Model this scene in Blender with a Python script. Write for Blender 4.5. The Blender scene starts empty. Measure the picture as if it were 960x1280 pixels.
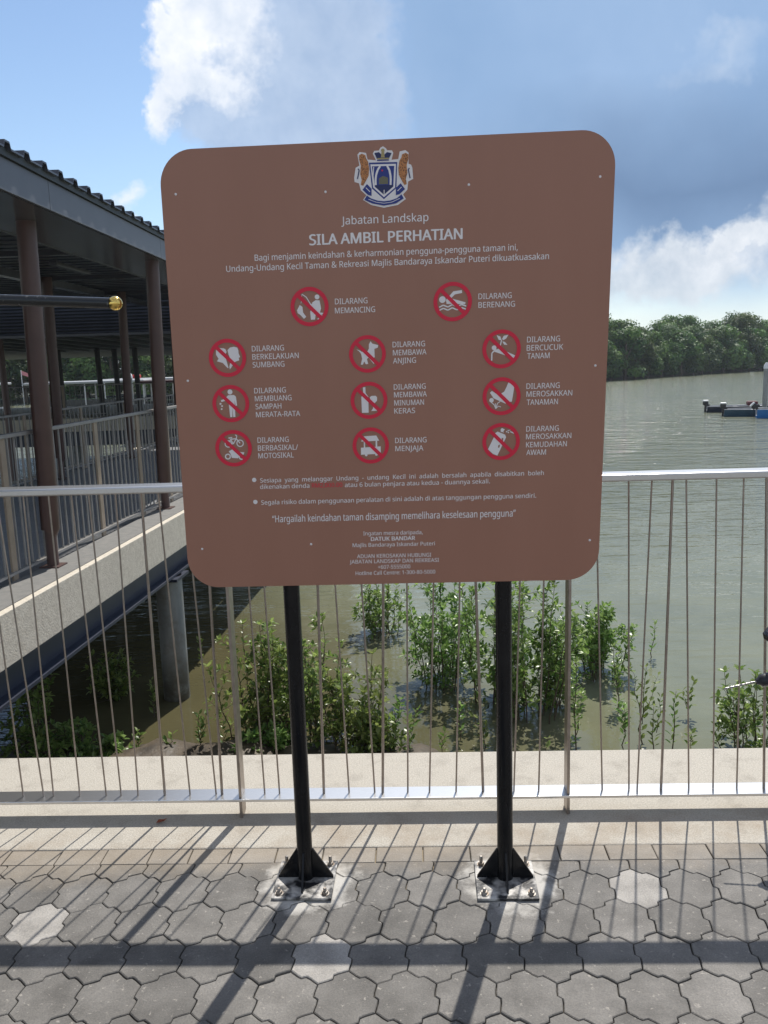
import bpy, bmesh, math, random
from mathutils import Matrix, Vector
import numpy as np
R = math.radians
SC = bpy.context.scene
COL = SC.collection
random.seed(7)

# ------------------------------------------------------------------ camera
H_CAM, PITCH, ROLL, F_PX = 1.55, .1749, .0307, 1075.08
cd = bpy.data.cameras.new("camera")
cam = bpy.data.objects.new("camera", cd); COL.objects.link(cam)
cd.sensor_fit = 'VERTICAL'; cd.sensor_height = 36.0; cd.lens = F_PX / 1280 * 36.0
cd.clip_start = .05; cd.clip_end = 6000
fw = Vector((0, math.cos(PITCH), -math.sin(PITCH)))
up0 = Vector((0, math.sin(PITCH), math.cos(PITCH))); rt0 = Vector((1, 0, 0))
rt = rt0 * math.cos(ROLL) - up0 * math.sin(ROLL)
upv = up0 * math.cos(ROLL) + rt0 * math.sin(ROLL)
M = Matrix.Identity(4)
for i in range(3):
    M[i][0], M[i][1], M[i][2] = rt[i], upv[i], -fw[i]
M[2][3] = H_CAM
cam.matrix_world = M
SC.camera = cam

# ------------------------------------------------------------------ light
SUN_AZ, SUN_EL = 18.5, 56.8
HAZE = .00035
SKY_STRENGTH, SUN_STRENGTH, EXPOSURE = .10, 3.7, 0.50
sl = bpy.data.lights.new("sun", 'SUN'); sl.energy = SUN_STRENGTH; sl.angle = R(.55); sl.color = (1, .95, .87)
so = bpy.data.objects.new("sun", sl); COL.objects.link(so)
sd = Vector((math.sin(R(SUN_AZ)) * math.cos(R(SUN_EL)), math.cos(R(SUN_AZ)) * math.cos(R(SUN_EL)), math.sin(R(SUN_EL))))
so.rotation_euler = sd.to_track_quat('Z', 'Y').to_euler(); so.location = (0, 0, 30)
SC.cycles.volume_bounces = 0
vs = SC.view_settings
vs.view_transform = 'Standard'; vs.look = 'None'; vs.gamma = 1; vs.use_curve_mapping = False; vs.exposure = EXPOSURE

W = bpy.data.worlds.new("World"); SC.world = W; W.use_nodes = True
nt = W.node_tree; nt.nodes.clear()
def N(t, **k):
    n = nt.nodes.new(t)
    for a, b in k.items(): setattr(n, a, b)
    return n
def ma(op, a, b=None, c=None, clamp=False):
    n = N('ShaderNodeMath', operation=op); n.use_clamp = clamp
    for i, v in enumerate((a, b, c)):
        if v is None: continue
        if isinstance(v, (int, float)): n.inputs[i].default_value = v
        else: nt.links.new(v, n.inputs[i])
    return n.outputs[0]
tc = N('ShaderNodeTexCoord'); DIR = tc.outputs['Generated']
sep = N('ShaderNodeSeparateXYZ'); nt.links.new(DIR, sep.inputs[0])
az = ma('MULTIPLY', ma('ARCTAN2', sep.outputs[0], sep.outputs[1]), 180 / math.pi)
el = ma('MULTIPLY', ma('ARCSINE', sep.outputs[2]), 180 / math.pi)
def noise(scale, detail=6, rough=.55, off=0.0):
    mp = N('ShaderNodeMapping'); mp.inputs['Location'].default_value = (off, off * .7, off * 1.3)
    nt.links.new(DIR, mp.inputs[0])
    n = N('ShaderNodeTexNoise'); n.inputs['Scale'].default_value = scale; n.inputs['Detail'].default_value = detail
    n.inputs['Roughness'].default_value = rough; nt.links.new(mp.outputs[0], n.inputs['Vector']); return n
nz = noise(14, 8, .62); sc_ = N('ShaderNodeSeparateColor'); nt.links.new(nz.outputs['Color'], sc_.inputs[0])
azd = ma('ADD', az, ma('MULTIPLY', ma('SUBTRACT', sc_.outputs[0], .5), 9.0))
eld = ma('ADD', el, ma('MULTIPLY', ma('SUBTRACT', sc_.outputs[1], .5), 7.0))
nl = noise(5, 5, .5, 3.1); sl2 = N('ShaderNodeSeparateColor'); nt.links.new(nl.outputs['Color'], sl2.inputs[0])
azs = ma('ADD', az, ma('MULTIPLY', ma('SUBTRACT', sl2.outputs[0], .5), 12.0))
els = ma('ADD', el, ma('MULTIPLY', ma('SUBTRACT', sl2.outputs[1], .5), 8.0))
def blob(a0, e0, ra, re, soft, soft_in=False):
    A, E_ = (azs, els) if soft_in else (azd, eld)
    dx = ma('DIVIDE', ma('SUBTRACT', A, a0), ra); dy = ma('DIVIDE', ma('SUBTRACT', E_, e0), re)
    r = ma('SQRT', ma('ADD', ma('MULTIPLY', dx, dx), ma('MULTIPLY', dy, dy)))
    return ma('DIVIDE', ma('SUBTRACT', 1.0, r), soft, clamp=True)
def union(*bs):
    o = bs[0]
    for b in bs[1:]: o = ma('MAXIMUM', o, b)
    return o
def mixc(fac, a, b):
    n = N('ShaderNodeMix', data_type='RGBA')
    if isinstance(fac, (int, float)): n.inputs[0].default_value = fac
    else: nt.links.new(fac, n.inputs[0])
    for i, v in ((6, a), (7, b)):
        if isinstance(v, tuple): n.inputs[i].default_value = (*v, 1)
        else: nt.links.new(v, n.inputs[i])
    return n.outputs[2]
def cl(r, g, b): return tuple(v * .80 / SKY_STRENGTH for v in (r, g, b))
sky = N('ShaderNodeTexSky', sky_type='NISHITA'); sky.sun_disc = False
sky.sun_elevation = R(SUN_EL); sky.sun_rotation = R(SUN_AZ)
sky.air_density = 1.0; sky.dust_density = .3; sky.ozone_density = 2.0
n1 = noise(22, 9, .6, 1.7).outputs['Fac']
n2 = noise(7, 6, .55, 5.0).outputs['Fac']
shade = ma('MULTIPLY', ma('SUBTRACT', n1, .3), 2.2, clamp=True)
shade2 = ma('MULTIPLY', ma('SUBTRACT', n2, .3), 2.4, clamp=True)
col = sky.outputs[0]
# thin haze that pales the sky near the horizon
hz = ma("MULTIPLY", ma("POWER", ma('SUBTRACT', 1.0, ma('DIVIDE', ma('MAXIMUM', el, 0.0), 26.0), clamp=True), 2.0), .30)
col = mixc(hz, col, cl(.52, .76, 1.0))
# loose clouds out of view, thickened and whitened to light the sign face
gen = ma('MULTIPLY', ma('SUBTRACT', n2, .44), 5.0, clamp=True)
away = ma('SUBTRACT', 1.0, blob(0, 10, 45, 26, .35, True))
high = ma('MULTIPLY', ma('GREATER_THAN', el, 1.0), ma('MULTIPLY', gen, away))
col = mixc(ma('MULTIPLY', high, .85), col, cl(.92, .90, .87))
# the wide grey veil over the middle and the right
veil = union(blob(-3.0, 17.5, 8.5, 7, .55, True), blob(6, 18, 10, 8, .7, True), blob(16, 16, 14, 9, .7, True), blob(24, 10, 14, 6, .7, True), blob(10, 22, 16, 7, .6, True), blob(9, 8, 12, 5, .8, True))
vr = ma('MULTIPLY', ma('DIVIDE', ma('ADD', azs, 3.0), 7.0, clamp=True), ma('DIVIDE', ma('SUBTRACT', 75.0, azs), 30.0, clamp=True))
vr = ma('MULTIPLY', vr, ma('MULTIPLY', ma('DIVIDE', ma('SUBTRACT', els, 2.0), 4.0, clamp=True), ma('DIVIDE', ma('SUBTRACT', 42.0, els), 14.0, clamp=True)))
veil = union(veil, vr)
vc = mixc(shade2, cl(.255, .395, .62), cl(.315, .455, .68))
col = mixc(ma('MULTIPLY', veil, .93), col, vc)
dark = ma('MULTIPLY', ma('SUBTRACT', 1.0, ma('DIVIDE', ma('ABSOLUTE', ma('SUBTRACT', els, 10.0)), 5.5), clamp=True), ma('DIVIDE', ma('SUBTRACT', azs, 4.0), 11.0, clamp=True))
col = mixc(ma('MULTIPLY', dark, .90), col, cl(.15, .24, .40))
wisp = union(blob(21, 16.6, 3.2, 1.1, .9))
col = mixc(ma('MULTIPLY', wisp, .35), col, cl(.62, .70, .82))
body = union(blob(-5.6, 16.4, 7.6, 5.6, .22), blob(-5.5, 20.5, 6.6, 5, .22), blob(-1.2, 15.6, 3.6, 3.0, .3))
bc = mixc(shade, cl(.36, .47, .66), cl(.52, .62, .78))
col = mixc(ma('MULTIPLY', body, .80), col, bc)
# the bright cumulus with its sunlit left edge
cum = union(blob(-9.6, 19.8, 3.4, 3.4, .42), blob(-12.2, 18.6, 2.4, 1.8, .42), blob(-12.2, 15.6, 1.5, 2.4, .5), blob(-10.5, 17.3, 3.2, 2.4, .42))
cc = mixc(shade, cl(.62, .70, .82), cl(1.0, 1.0, 1.02))
right = ma('DIVIDE', ma('SUBTRACT', -5.0, azs), 4.0, clamp=True)
col = mixc(ma('MULTIPLY', ma('MULTIPLY', cum, right), .95), col, cc)
small = union(blob(-14.9, 10.1, 1.5, 1.1, .8), blob(-14.2, 8.6, .9, .7, .8))
col = mixc(ma('MULTIPLY', small, .75), col, cl(.82, .86, .92))
# the white bank low on the right, and the bright band along the horizon
low = union(blob(18.5, 5.0, 7.5, 2.4, .45), blob(22.5, 6.4, 3.6, 1.8, .45), blob(28, 6.0, 7, 3.2, .45), blob(10, 4.0, 9, 2.0, .5), blob(-30, 4, 9, 2.4, .5))
lc = mixc(shade, cl(.46, .54, .64), cl(.88, .90, .93))
col = mixc(ma('MULTIPLY', low, .9), col, lc)
hb = ma('MULTIPLY', ma('SUBTRACT', 1.0, ma('DIVIDE', ma('ABSOLUTE', el), 4.5), clamp=True), .8)
col = mixc(hb, col, cl(.68, .75, .80))
bg = N('ShaderNodeBackground'); bg.inputs['Strength'].default_value = SKY_STRENGTH
nt.links.new(col, bg.inputs[0]); wo = N('ShaderNodeOutputWorld'); nt.links.new(bg.outputs[0], wo.inputs[0])

# ------------------------------------------------------------------ helpers
class MB:
    """collects boxes, tubes and sheets; link() makes ONE mesh object of them"""
    def __init__(s): s.v = []; s.f = []; s.m = []; s.sm = []
    def add(s, vs, fs, mi=0, smooth=False):
        o = len(s.v); s.v += [tuple(v) for v in vs]
        for f in fs: s.f.append([i + o for i in f]); s.m.append(mi); s.sm.append(smooth)
        return s
    def box(s, c, d, mi=0, ax=None, bev=0.0):
        ax = ax or (Vector((1, 0, 0)), Vector((0, 1, 0)), Vector((0, 0, 1))); c = Vector(c)
        hx, hy, hz_ = d[0] / 2, d[1] / 2, d[2] / 2
        if bev <= 0:
            vs = [c + ax[0] * x * hx + ax[1] * y * hy + ax[2] * z * hz_ for z in (-1, 1) for y in (-1, 1) for x in (-1, 1)]
            s.add(vs, [(0, 2, 3, 1), (4, 5, 7, 6), (0, 1, 5, 4), (2, 6, 7, 3), (0, 4, 6, 2), (1, 3, 7, 5)], mi); return s
        bm = bmesh.new(); bmesh.ops.create_cube(bm, size=1)
        for v in bm.verts: v.co = Vector((v.co.x * d[0], v.co.y * d[1], v.co.z * d[2]))
        bmesh.ops.bevel(bm, geom=bm.edges[:], offset=bev, segments=2, affect='EDGES', profile=.5)
        bm.verts.index_update()
        s.add([c + ax[0] * v.co.x + ax[1] * v.co.y + ax[2] * v.co.z for v in bm.verts], [[v.index for v in f.verts] for f in bm.faces], mi)
        bm.free(); return s
    def tube(s, pts, rad, n=10, mi=0, cap=True, smooth=True):
        pts = [Vector(p) for p in pts]; k = len(pts)
        rads = rad if isinstance(rad, (list, tuple)) else [rad] * k
        vs = []; fs = []; ref = None
        for i, p in enumerate(pts):
            t = (pts[min(i + 1, k - 1)] - pts[max(i - 1, 0)]).normalized()
            if ref is None: ref = Vector((1, 0, 0)) if abs(t.x) < .9 else Vector((0, 1, 0))
            a = (ref - t * ref.dot(t)).normalized(); b = t.cross(a); ref = a
            vs += [p + (a * math.cos(2 * math.pi * j / n) + b * math.sin(2 * math.pi * j / n)) * rads[i] for j in range(n)]
        for i in range(k - 1):
            for j in range(n):
                j2 = (j + 1) % n; fs.append((i * n + j, i * n + j2, (i + 1) * n + j2, (i + 1) * n + j))
        s.add(vs, fs, mi, smooth)
        if cap:
            s.add(vs[:n], [tuple(range(n))[::-1]], mi); s.add(vs[-n:], [tuple(range(n))], mi)
        return s
    def lathe(s, base, prof, n=16, mi=0, axis=Vector((0, 0, 1)), smooth=True):
        return s.tube([Vector(base) + axis * z for r, z in prof], [max(r, 1e-4) for r, z in prof], n, mi, True, smooth)
    def prism(s, poly, z0, z1, fn, mi=0):
        n = len(poly); vs = [fn(x, y, z0) for x, y in poly] + [fn(x, y, z1) for x, y in poly]
        fs = [tuple(range(n))[::-1], tuple(range(n, 2 * n))] + [(i, (i + 1) % n, n + (i + 1) % n, n + i) for i in range(n)]
        return s.add(vs, fs, mi)
    def link(s, name, mats, parent=None, loc=None):
        me = bpy.data.meshes.new(name); me.from_pydata(s.v, [], s.f)
        for m in (mats if isinstance(mats, (list, tuple)) else [mats]): me.materials.append(m)
        me.polygons.foreach_set('material_index', s.m); me.polygons.foreach_set('use_smooth', s.sm); me.update()
        return lk(name, me, parent, loc)
def lk(name, me, parent=None, loc=None):
    o = bpy.data.objects.new(name, me); COL.objects.link(o)
    if loc is not None: o.location = loc
    if parent is not None: o.parent = parent
    return o
def tag(o, label=None, cat=None, group=None, kind=None):
    for k, v in (('label', label), ('category', cat), ('group', group), ('kind', kind)):
        if v: o[k] = v
    return o
def thing(name, loc, label, cat, group=None):
    o = bpy.data.objects.new(name, None); COL.objects.link(o); o.location = loc; o.empty_display_size = .2
    return tag(o, label, cat, group)
def copy_thing(o, loc, rz, scl=None):
    c = o.copy(); COL.objects.link(c); c.location = loc; c.rotation_euler.z = rz
    if scl: c.scale = scl
    for ch in list(o.children):
        d = ch.copy(); COL.objects.link(d); d.parent = c
    return c

def mat(name, c1, rough=.6, c2=None, scale=20., metal=0., bump=0., bscale=None, detail=6, spec=None, coord='Object', contrast=(.35, .65), stretch=None):
    m = bpy.data.materials.new(name); m.use_nodes = True; t = m.node_tree; b = t.nodes['Principled BSDF']
    b.inputs['Base Color'].default_value = (*c1, 1); b.inputs['Roughness'].default_value = rough; b.inputs['Metallic'].default_value = metal
    if spec is not None: b.inputs['Specular IOR Level'].default_value = spec
    co = t.nodes.new('ShaderNodeTexCoord'); vec = co.outputs[coord]
    if stretch:
        mp = t.nodes.new('ShaderNodeMapping'); mp.inputs['Scale'].default_value = stretch
        t.links.new(vec, mp.inputs[0]); vec = mp.outputs[0]
    if c2:
        n = t.nodes.new('ShaderNodeTexNoise'); n.inputs['Scale'].default_value = scale; n.inputs['Detail'].default_value = detail
        t.links.new(vec, n.inputs['Vector'])
        r = t.nodes.new('ShaderNodeValToRGB'); r.color_ramp.elements[0].position = contrast[0]; r.color_ramp.elements[1].position = contrast[1]
        r.color_ramp.elements[0].color = (*c1, 1); r.color_ramp.elements[1].color = (*c2, 1)
        t.links.new(n.outputs['Fac'], r.inputs[0]); t.links.new(r.outputs[0], b.inputs['Base Color'])
    if bump:
        n2_ = t.nodes.new('ShaderNodeTexNoise'); n2_.inputs['Scale'].default_value = bscale or scale; n2_.inputs['Detail'].default_value = 8
        t.links.new(vec, n2_.inputs['Vector'])
        bp = t.nodes.new('ShaderNodeBump'); bp.inputs['Strength'].default_value = bump; bp.inputs['Distance'].default_value = .01
        t.links.new(n2_.outputs['Fac'], bp.inputs['Height']); t.links.new(bp.outputs[0], b.inputs['Normal'])
    return m

MT = dict(
    steel=mat('satin_stainless', (.34, .295, .26), .38, (.42, .37, .33), 35, 1.0),
    steel_top=mat('brushed_stainless', (.60, .60, .60), .30, (.68, .68, .68), 60, 1.0, stretch=(1, 25, 25)),
    coping=mat('washed_concrete', (.352, .328, .282), .85, (.48, .45, .395), 180, bump=.35, bscale=260, detail=3),
    wall=mat('river_wall_concrete', (.20, .18, .15), .9, (.30, .28, .24), 6, bump=.4, bscale=40),
    joint=mat('joint_sand', (.035, .032, .028), .95, (.07, .062, .05), 30, bump=.4, bscale=200),
    panel=mat('brown_sign_paint', (.350, .166, .111), .40, (.374, .180, .122), 2.2, spec=.45, stretch=(3.5, .7, 1), contrast=(.3, .75)),
    panel_back=mat('brown_sign_back', (.23, .115, .08), .45, (.24, .12, .085), 4),
    white=mat('white_vinyl', (.84, .79, .78), .5),
    sticker=mat('pale_sticker', (.50, .49, .49), .4),
    red=mat('red_vinyl', (.74, .016, .055), .5),
    blue=mat('blue_vinyl', (.018, .035, .22), .45),
    navy=mat('navy_vinyl', (.012, .02, .10), .45),
    orange=mat('orange_vinyl', (.55, .22, .07), .45, (.08, .03, .015), 420, coord='Object', contrast=(.5, .6)),
    gold=mat('gold_vinyl', (.42, .33, .14), .45),
    olive=mat('olive_vinyl', (.16, .15, .09), .45),
    black=mat('black_gloss_paint', (.007, .007, .008), .22, (.011, .011, .012), 12, spec=.3),
    plate=mat('mortar_splashed_plate', (.02, .02, .022), .45, (.50, .48, .45), 22, bump=.3, bscale=60, contrast=(.42, .60)),
    zinc=mat('zinc_bolt', (.40, .38, .35), .5, (.24, .19, .15), 60, .7),
    deckc=mat('jetty_concrete', (.52, .47, .39), .9, (.62, .57, .48), 26, bump=.4, bscale=70),
    ledge=mat('shade_grey_ledge', (.15, .15, .145), .7, (.19, .185, .175), 14),  # dark grey puts the roof's shade into the ledge colour
    deckfloor=mat('deck_boards', (.24, .245, .26), .4, (.30, .31, .325), 12, bump=.2),
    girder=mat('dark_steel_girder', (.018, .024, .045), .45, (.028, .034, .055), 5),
    pile=mat('galvanised_pile', (.20, .215, .215), .55, (.28, .29, .28), 9, bump=.2, bscale=20, stretch=(1, 1, .25)),
    column=mat('brown_column_paint', (.080, .045, .040), .42, (.095, .054, .047), 7),
    darkcol=mat('charcoal_column_paint', (.025, .026, .030), .5, (.035, .036, .04), 7),
    fascia=mat('grey_fascia_sheet', (.088, .094, .110), .4, (.105, .112, .128), 4),
    soffit=mat('grey_soffit', (.075, .080, .095), .16, (.09, .095, .11), 6),
    roof=mat('charcoal_roof_sheet', (.05, .056, .072), .28, (.068, .074, .092), 3),
    rooftop=mat('charcoal_roof_top', (.014, .019, .019), .5, (.02, .026, .025), 3),
    fence=mat('grey_fence_paint', (.22, .215, .205), .45, (.27, .26, .25), 10),
    fpost=mat('beige_fence_post', (.24, .19, .14), .5, (.30, .24, .18), 6),
    mud=mat('river_mud', (.030, .022, .014), .55, (.085, .062, .038), 7, bump=.8, bscale=18),
    bank=mat('far_bank_soil', (.03, .035, .018), .9, (.05, .05, .03), .5),
    bark=mat('mangrove_bark', (.075, .055, .038), .85, (.12, .09, .065), 40, bump=.5),
    brass=mat('polished_brass', (.80, .56, .16), .18, metal=1.0),
    polepaint=mat('black_pole_enamel', (.014, .016, .018), .25, (.11, .11, .11), 70, contrast=(.62, .75)),
    drill=mat('drill_rubber', (.010, .011, .016), .45, (.02, .021, .028), 40),
    drillbit=mat('drill_steel', (.30, .29, .28), .3, metal=1.0),
    drillgrey=mat('drill_grey_plastic', (.16, .16, .17), .45),
    bnavy=mat('navy_hull', (.012, .018, .04), .4, (.02, .028, .055), 3),
    bslate=mat('slate_blue_hull', (.020, .060, .105), .4, (.03, .08, .13), 3),
    bblue=mat('bright_blue_hull', (.010, .14, .42), .35, (.015, .17, .48), 3),
    bwhite=mat('white_gelcoat', (.72, .73, .74), .35, (.62, .63, .63), 2),
    bgrey=mat('grey_boat_deck', (.22, .23, .24), .6, (.28, .29, .30), 3),
    engine=mat('outboard_black', (.012, .012, .014), .3),
    maroon=mat('maroon_cover', (.10, .018, .022), .7, (.07, .014, .018), 8),
    tarp=mat('dark_red_tarp', (.045, .010, .014), .8, (.02, .008, .01), 3),
    redpaint=mat('red_paint', (.42, .03, .025), .5),
    pink=mat('pink_flag_cloth', (.60, .25, .27), .8),
    boatroof=mat('weathered_boat_roof', (.42, .43, .44), .5, (.34, .35, .35), 1.5),
    glass=mat('dark_cabin_glass', (.02, .025, .03), .08),
    leafred=mat('dry_leaf', (.22, .05, .02), .7),
)
def leafmat(name, a, b, rough=.36, trans=.25, oscale=0):
    m = bpy.data.materials.new(name); m.use_nodes = True; t = m.node_tree; p = t.nodes['Principled BSDF']
    at = t.nodes.new('ShaderNodeAttribute'); at.attribute_name = 'tint'
    r = t.nodes.new('ShaderNodeMix'); r.data_type = 'RGBA'; r.inputs[6].default_value = (*a, 1); r.inputs[7].default_value = (*b, 1)
    t.links.new(at.outputs['Fac'], r.inputs[0])
    out = r.outputs[2]
    if oscale:
        oi = t.nodes.new('ShaderNodeObjectInfo'); hv = t.nodes.new('ShaderNodeHueSaturation')
        m1 = t.nodes.new('ShaderNodeMapRange'); m1.inputs[3].default_value = 1 - oscale; m1.inputs[4].default_value = 1 + oscale
        t.links.new(oi.outputs['Random'], m1.inputs[0]); t.links.new(m1.outputs[0], hv.inputs['Value'])
        m2 = t.nodes.new('ShaderNodeMapRange'); m2.inputs[3].default_value = .475; m2.inputs[4].default_value = .52
        t.links.new(oi.outputs['Random'], m2.inputs[0]); t.links.new(m2.outputs[0], hv.inputs['Hue'])
        t.links.new(out, hv.inputs['Color']); out = hv.outputs[0]
    t.links.new(out, p.inputs['Base Color']); p.inputs['Roughness'].default_value = rough
    tr = t.nodes.new('ShaderNodeBsdfTranslucent'); t.links.new(out, tr.inputs[0])
    mx = t.nodes.new('ShaderNodeMixShader'); mx.inputs[0].default_value = trans
    t.links.new(p.outputs[0], mx.inputs[1]); t.links.new(tr.outputs[0], mx.inputs[2])
    t.links.new(mx.outputs[0], t.nodes['Material Output'].inputs[0]); return m
MT['leaf'] = leafmat('mangrove_leaf', (.062, .150, .024), (.33, .44, .13), .33, .52, .15)
MT['treeleaf'] = leafmat('far_tree_leaf', (.028, .078, .017), (.125, .210, .045), .6, .35, .35)

def set_tint(o, vals):
    a = o.data.attributes.new('tint', 'FLOAT_COLOR', 'POINT')
    arr = np.ones((len(vals), 4), np.float32); arr[:, 0] = arr[:, 1] = arr[:, 2] = vals
    a.data.foreach_set('color', arr.ravel())

# rail frame: a runs along the quay, b away from the camera
RY = -.0377
ru = Vector((math.cos(RY), math.sin(RY), 0)); rn = Vector((-math.sin(RY), math.cos(RY), 0)); UZ = Vector((0, 0, 1))
def Q(a, b, z=0.0): return ru * a + rn * b + UZ * z
QAX = (ru, rn, UZ)

# ------------------------------------------------------------------ setting: quay
mb = MB(); mb.add([Q(-12, -14, -.011), Q(12, -14, -.011), Q(12, 2.548, -.011), Q(-12, 2.548, -.011)], [(0, 1, 2, 3)])
tag(mb.link('ground', MT['joint']), kind='structure')
B_EDGE, B_BORD, B_FAR = 2.549, 2.463, 3.226
mb = MB(); mb.box(Q(0, (B_EDGE + B_FAR) / 2, -.15), (24, B_FAR - B_EDGE, .30), ax=QAX, bev=.006)
tag(mb.link('kerb', MT['coping']), kind='structure')
mb = MB(); mb.box(Q(0, 2.85, -1.9), (24, .70, 3.2), ax=QAX)
tag(mb.link('river_wall', MT['wall']), kind='structure')

mb = MB(); mb.add([Q(-60, -60, -.004), Q(60, -60, -.004), Q(60, -2.9, -.004), Q(-60, -2.9, -.004)], [(0, 1, 2, 3)])  # unseen ground added behind the camera to bounce light onto the sign
tag(mb.link('bounce_ground', mat('bounce_ground_grey', (.15, .145, .135), .9, (.20, .19, .175), 3)), kind='structure')
def stain(m, col_, p0, p1, y0, y1, amt, scale, axis=1):
    t = m.node_tree; b = t.nodes['Principled BSDF']; src = b.inputs['Base Color'].links[0].from_socket
    co = t.nodes.new('ShaderNodeTexCoord'); sx = t.nodes.new('ShaderNodeSeparateXYZ'); t.links.new(co.outputs['Object'], sx.inputs[0])
    def mr(sock, a, b_, c=0., d=1.):
        n = t.nodes.new('ShaderNodeMapRange'); n.inputs[1].default_value = a; n.inputs[2].default_value = b_; n.inputs[3].default_value = c; n.inputs[4].default_value = d; t.links.new(sock, n.inputs[0]); return n.outputs[0]
    n = t.nodes.new('ShaderNodeTexNoise'); n.inputs['Scale'].default_value = scale; n.inputs['Detail'].default_value = 9; n.inputs['Roughness'].default_value = .68; t.links.new(co.outputs['Object'], n.inputs['Vector'])
    mu = t.nodes.new('ShaderNodeMath'); mu.operation = 'MULTIPLY'; t.links.new(mr(n.outputs['Fac'], p0, p1, 0, amt), mu.inputs[0]); t.links.new(mr(sx.outputs[axis], y0, y1), mu.inputs[1])
    x = t.nodes.new('ShaderNodeMix'); x.data_type = 'RGBA'; x.inputs[7].default_value = (*col_, 1); t.links.new(mu.outputs[0], x.inputs[0]); t.links.new(src, x.inputs[6]); t.links.new(x.outputs[2], b.inputs['Base Color'])
stain(MT['coping'], (.22, .155, .095), .42, .72, 2.86, 2.60, .75, 3.5)
stain(MT['coping'], (.20, .18, .15), .52, .74, 2.0, 2.1, .55, 9.)
stain(MT['pile'], (.06, .055, .035), .25, .5, -1.45, -1.85, .9, 5., 2)
stain(MT['pile'], (.12, .085, .05), .48, .7, -3., -2.9, .5, 7., 2)
stain(MT['joint'], (.40, .32, .21), .40, .56, 2.28, 2.42, .9, 3.)
# pavers: wavy hexagons, one mesh, each stone slightly tilted and toned
pm = bpy.data.materials.new('paver_concrete'); pm.use_nodes = True
t = pm.node_tree; pb = t.nodes['Principled BSDF']; pb.inputs['Roughness'].default_value = .8
def pn(tp, **k):
    n = t.nodes.new(tp)
    for a, b in k.items(): setattr(n, a, b)
    return n
L = t.links.new
ta = pn('ShaderNodeAttribute'); ta.attribute_name = 'tint'; tco = pn('ShaderNodeTexCoord')
def tn(scale, detail=6, rough=.6):
    n = pn('ShaderNodeTexNoise'); n.inputs['Scale'].default_value = scale; n.inputs['Detail'].default_value = detail; n.inputs['Roughness'].default_value = rough
    L(tco.outputs['Object'], n.inputs['Vector']); return n.outputs['Fac']
def tmix(f, a, b, bl='MIX'):
    n = pn('ShaderNodeMix', data_type='RGBA', blend_type=bl)
    if isinstance(f, float): n.inputs[0].default_value = f
    else: L(f, n.inputs[0])
    for i, v in ((6, a), (7, b)):
        if isinstance(v, tuple): n.inputs[i].default_value = (*v, 1)
        else: L(v, n.inputs[i])
    return n.outputs[2]
def tramp(fac, p0, p1, a=0., b=1.):
    n = pn('ShaderNodeMapRange'); n.inputs[1].default_value = p0; n.inputs[2].default_value = p1; n.inputs[3].default_value = a; n.inputs[4].default_value = b
    L(fac, n.inputs[0]); return n.outputs[0]
c = tmix(tramp(tn(9, 8), .3, .7), (.66, .63, .59), (1.20, 1.15, 1.08))
c = tmix(1.0, ta.outputs['Color'], c, 'MULTIPLY')
c = tmix(tramp(tn(220, 3), .35, .72), c, tmix(1.0, c, (1.45, 1.42, 1.38), 'MULTIPLY'))
c = tmix(tramp(tn(55, 4), .62, .72, 0, .8), c, (.34, .315, .28))          # pale chips and dried dust
# mortar splashes round the two sign feet
def foot_mask(x, y, rx, ry_):
    mp = pn('ShaderNodeMapping'); mp.inputs['Location'].default_value = (-x / rx, -y / ry_, 0); mp.inputs['Scale'].default_value = (1 / rx, 1 / ry_, 0)
    L(tco.outputs['Object'], mp.inputs[0])
    ln = pn('ShaderNodeVectorMath', operation='LENGTH'); L(mp.outputs[0], ln.inputs[0])
    ad = pn('ShaderNodeMath', operation='MULTIPLY_ADD'); L(tn(14, 7, .65), ad.inputs[0]); ad.inputs[1].default_value = 1.5; L(ln.outputs['Value'], ad.inputs[2])
    return tramp(ad.outputs[0], 1.40, 1.78, .68, 0.)
for (x, y) in ((-.262, 2.375), (.345, 2.350)):
    c = tmix(foot_mask(x, y, .145, .165), c, (.58, .56, .52))
# sandy wash over the stones nearest the kerb
sx = pn('ShaderNodeSeparateXYZ'); L(tco.outputs['Object'], sx.inputs[0])
ad = pn('ShaderNodeMath', operation='MULTIPLY_ADD'); L(tn(6, 7, .7), ad.inputs[0]); ad.inputs[1].default_value = .28; L(sx.outputs[1], ad.inputs[2])
c = tmix(tramp(ad.outputs[0], 2.52, 2.68, 0, .42), c, (.34, .27, .185))
L(c, pb.inputs['Base Color'])
bp = pn('ShaderNodeBump'); bp.inputs['Strength'].default_value = .35; bp.inputs['Distance'].default_value = .004
L(tn(160, 6), bp.inputs['Height']); L(bp.outputs[0], pb.inputs['Normal'])

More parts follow.
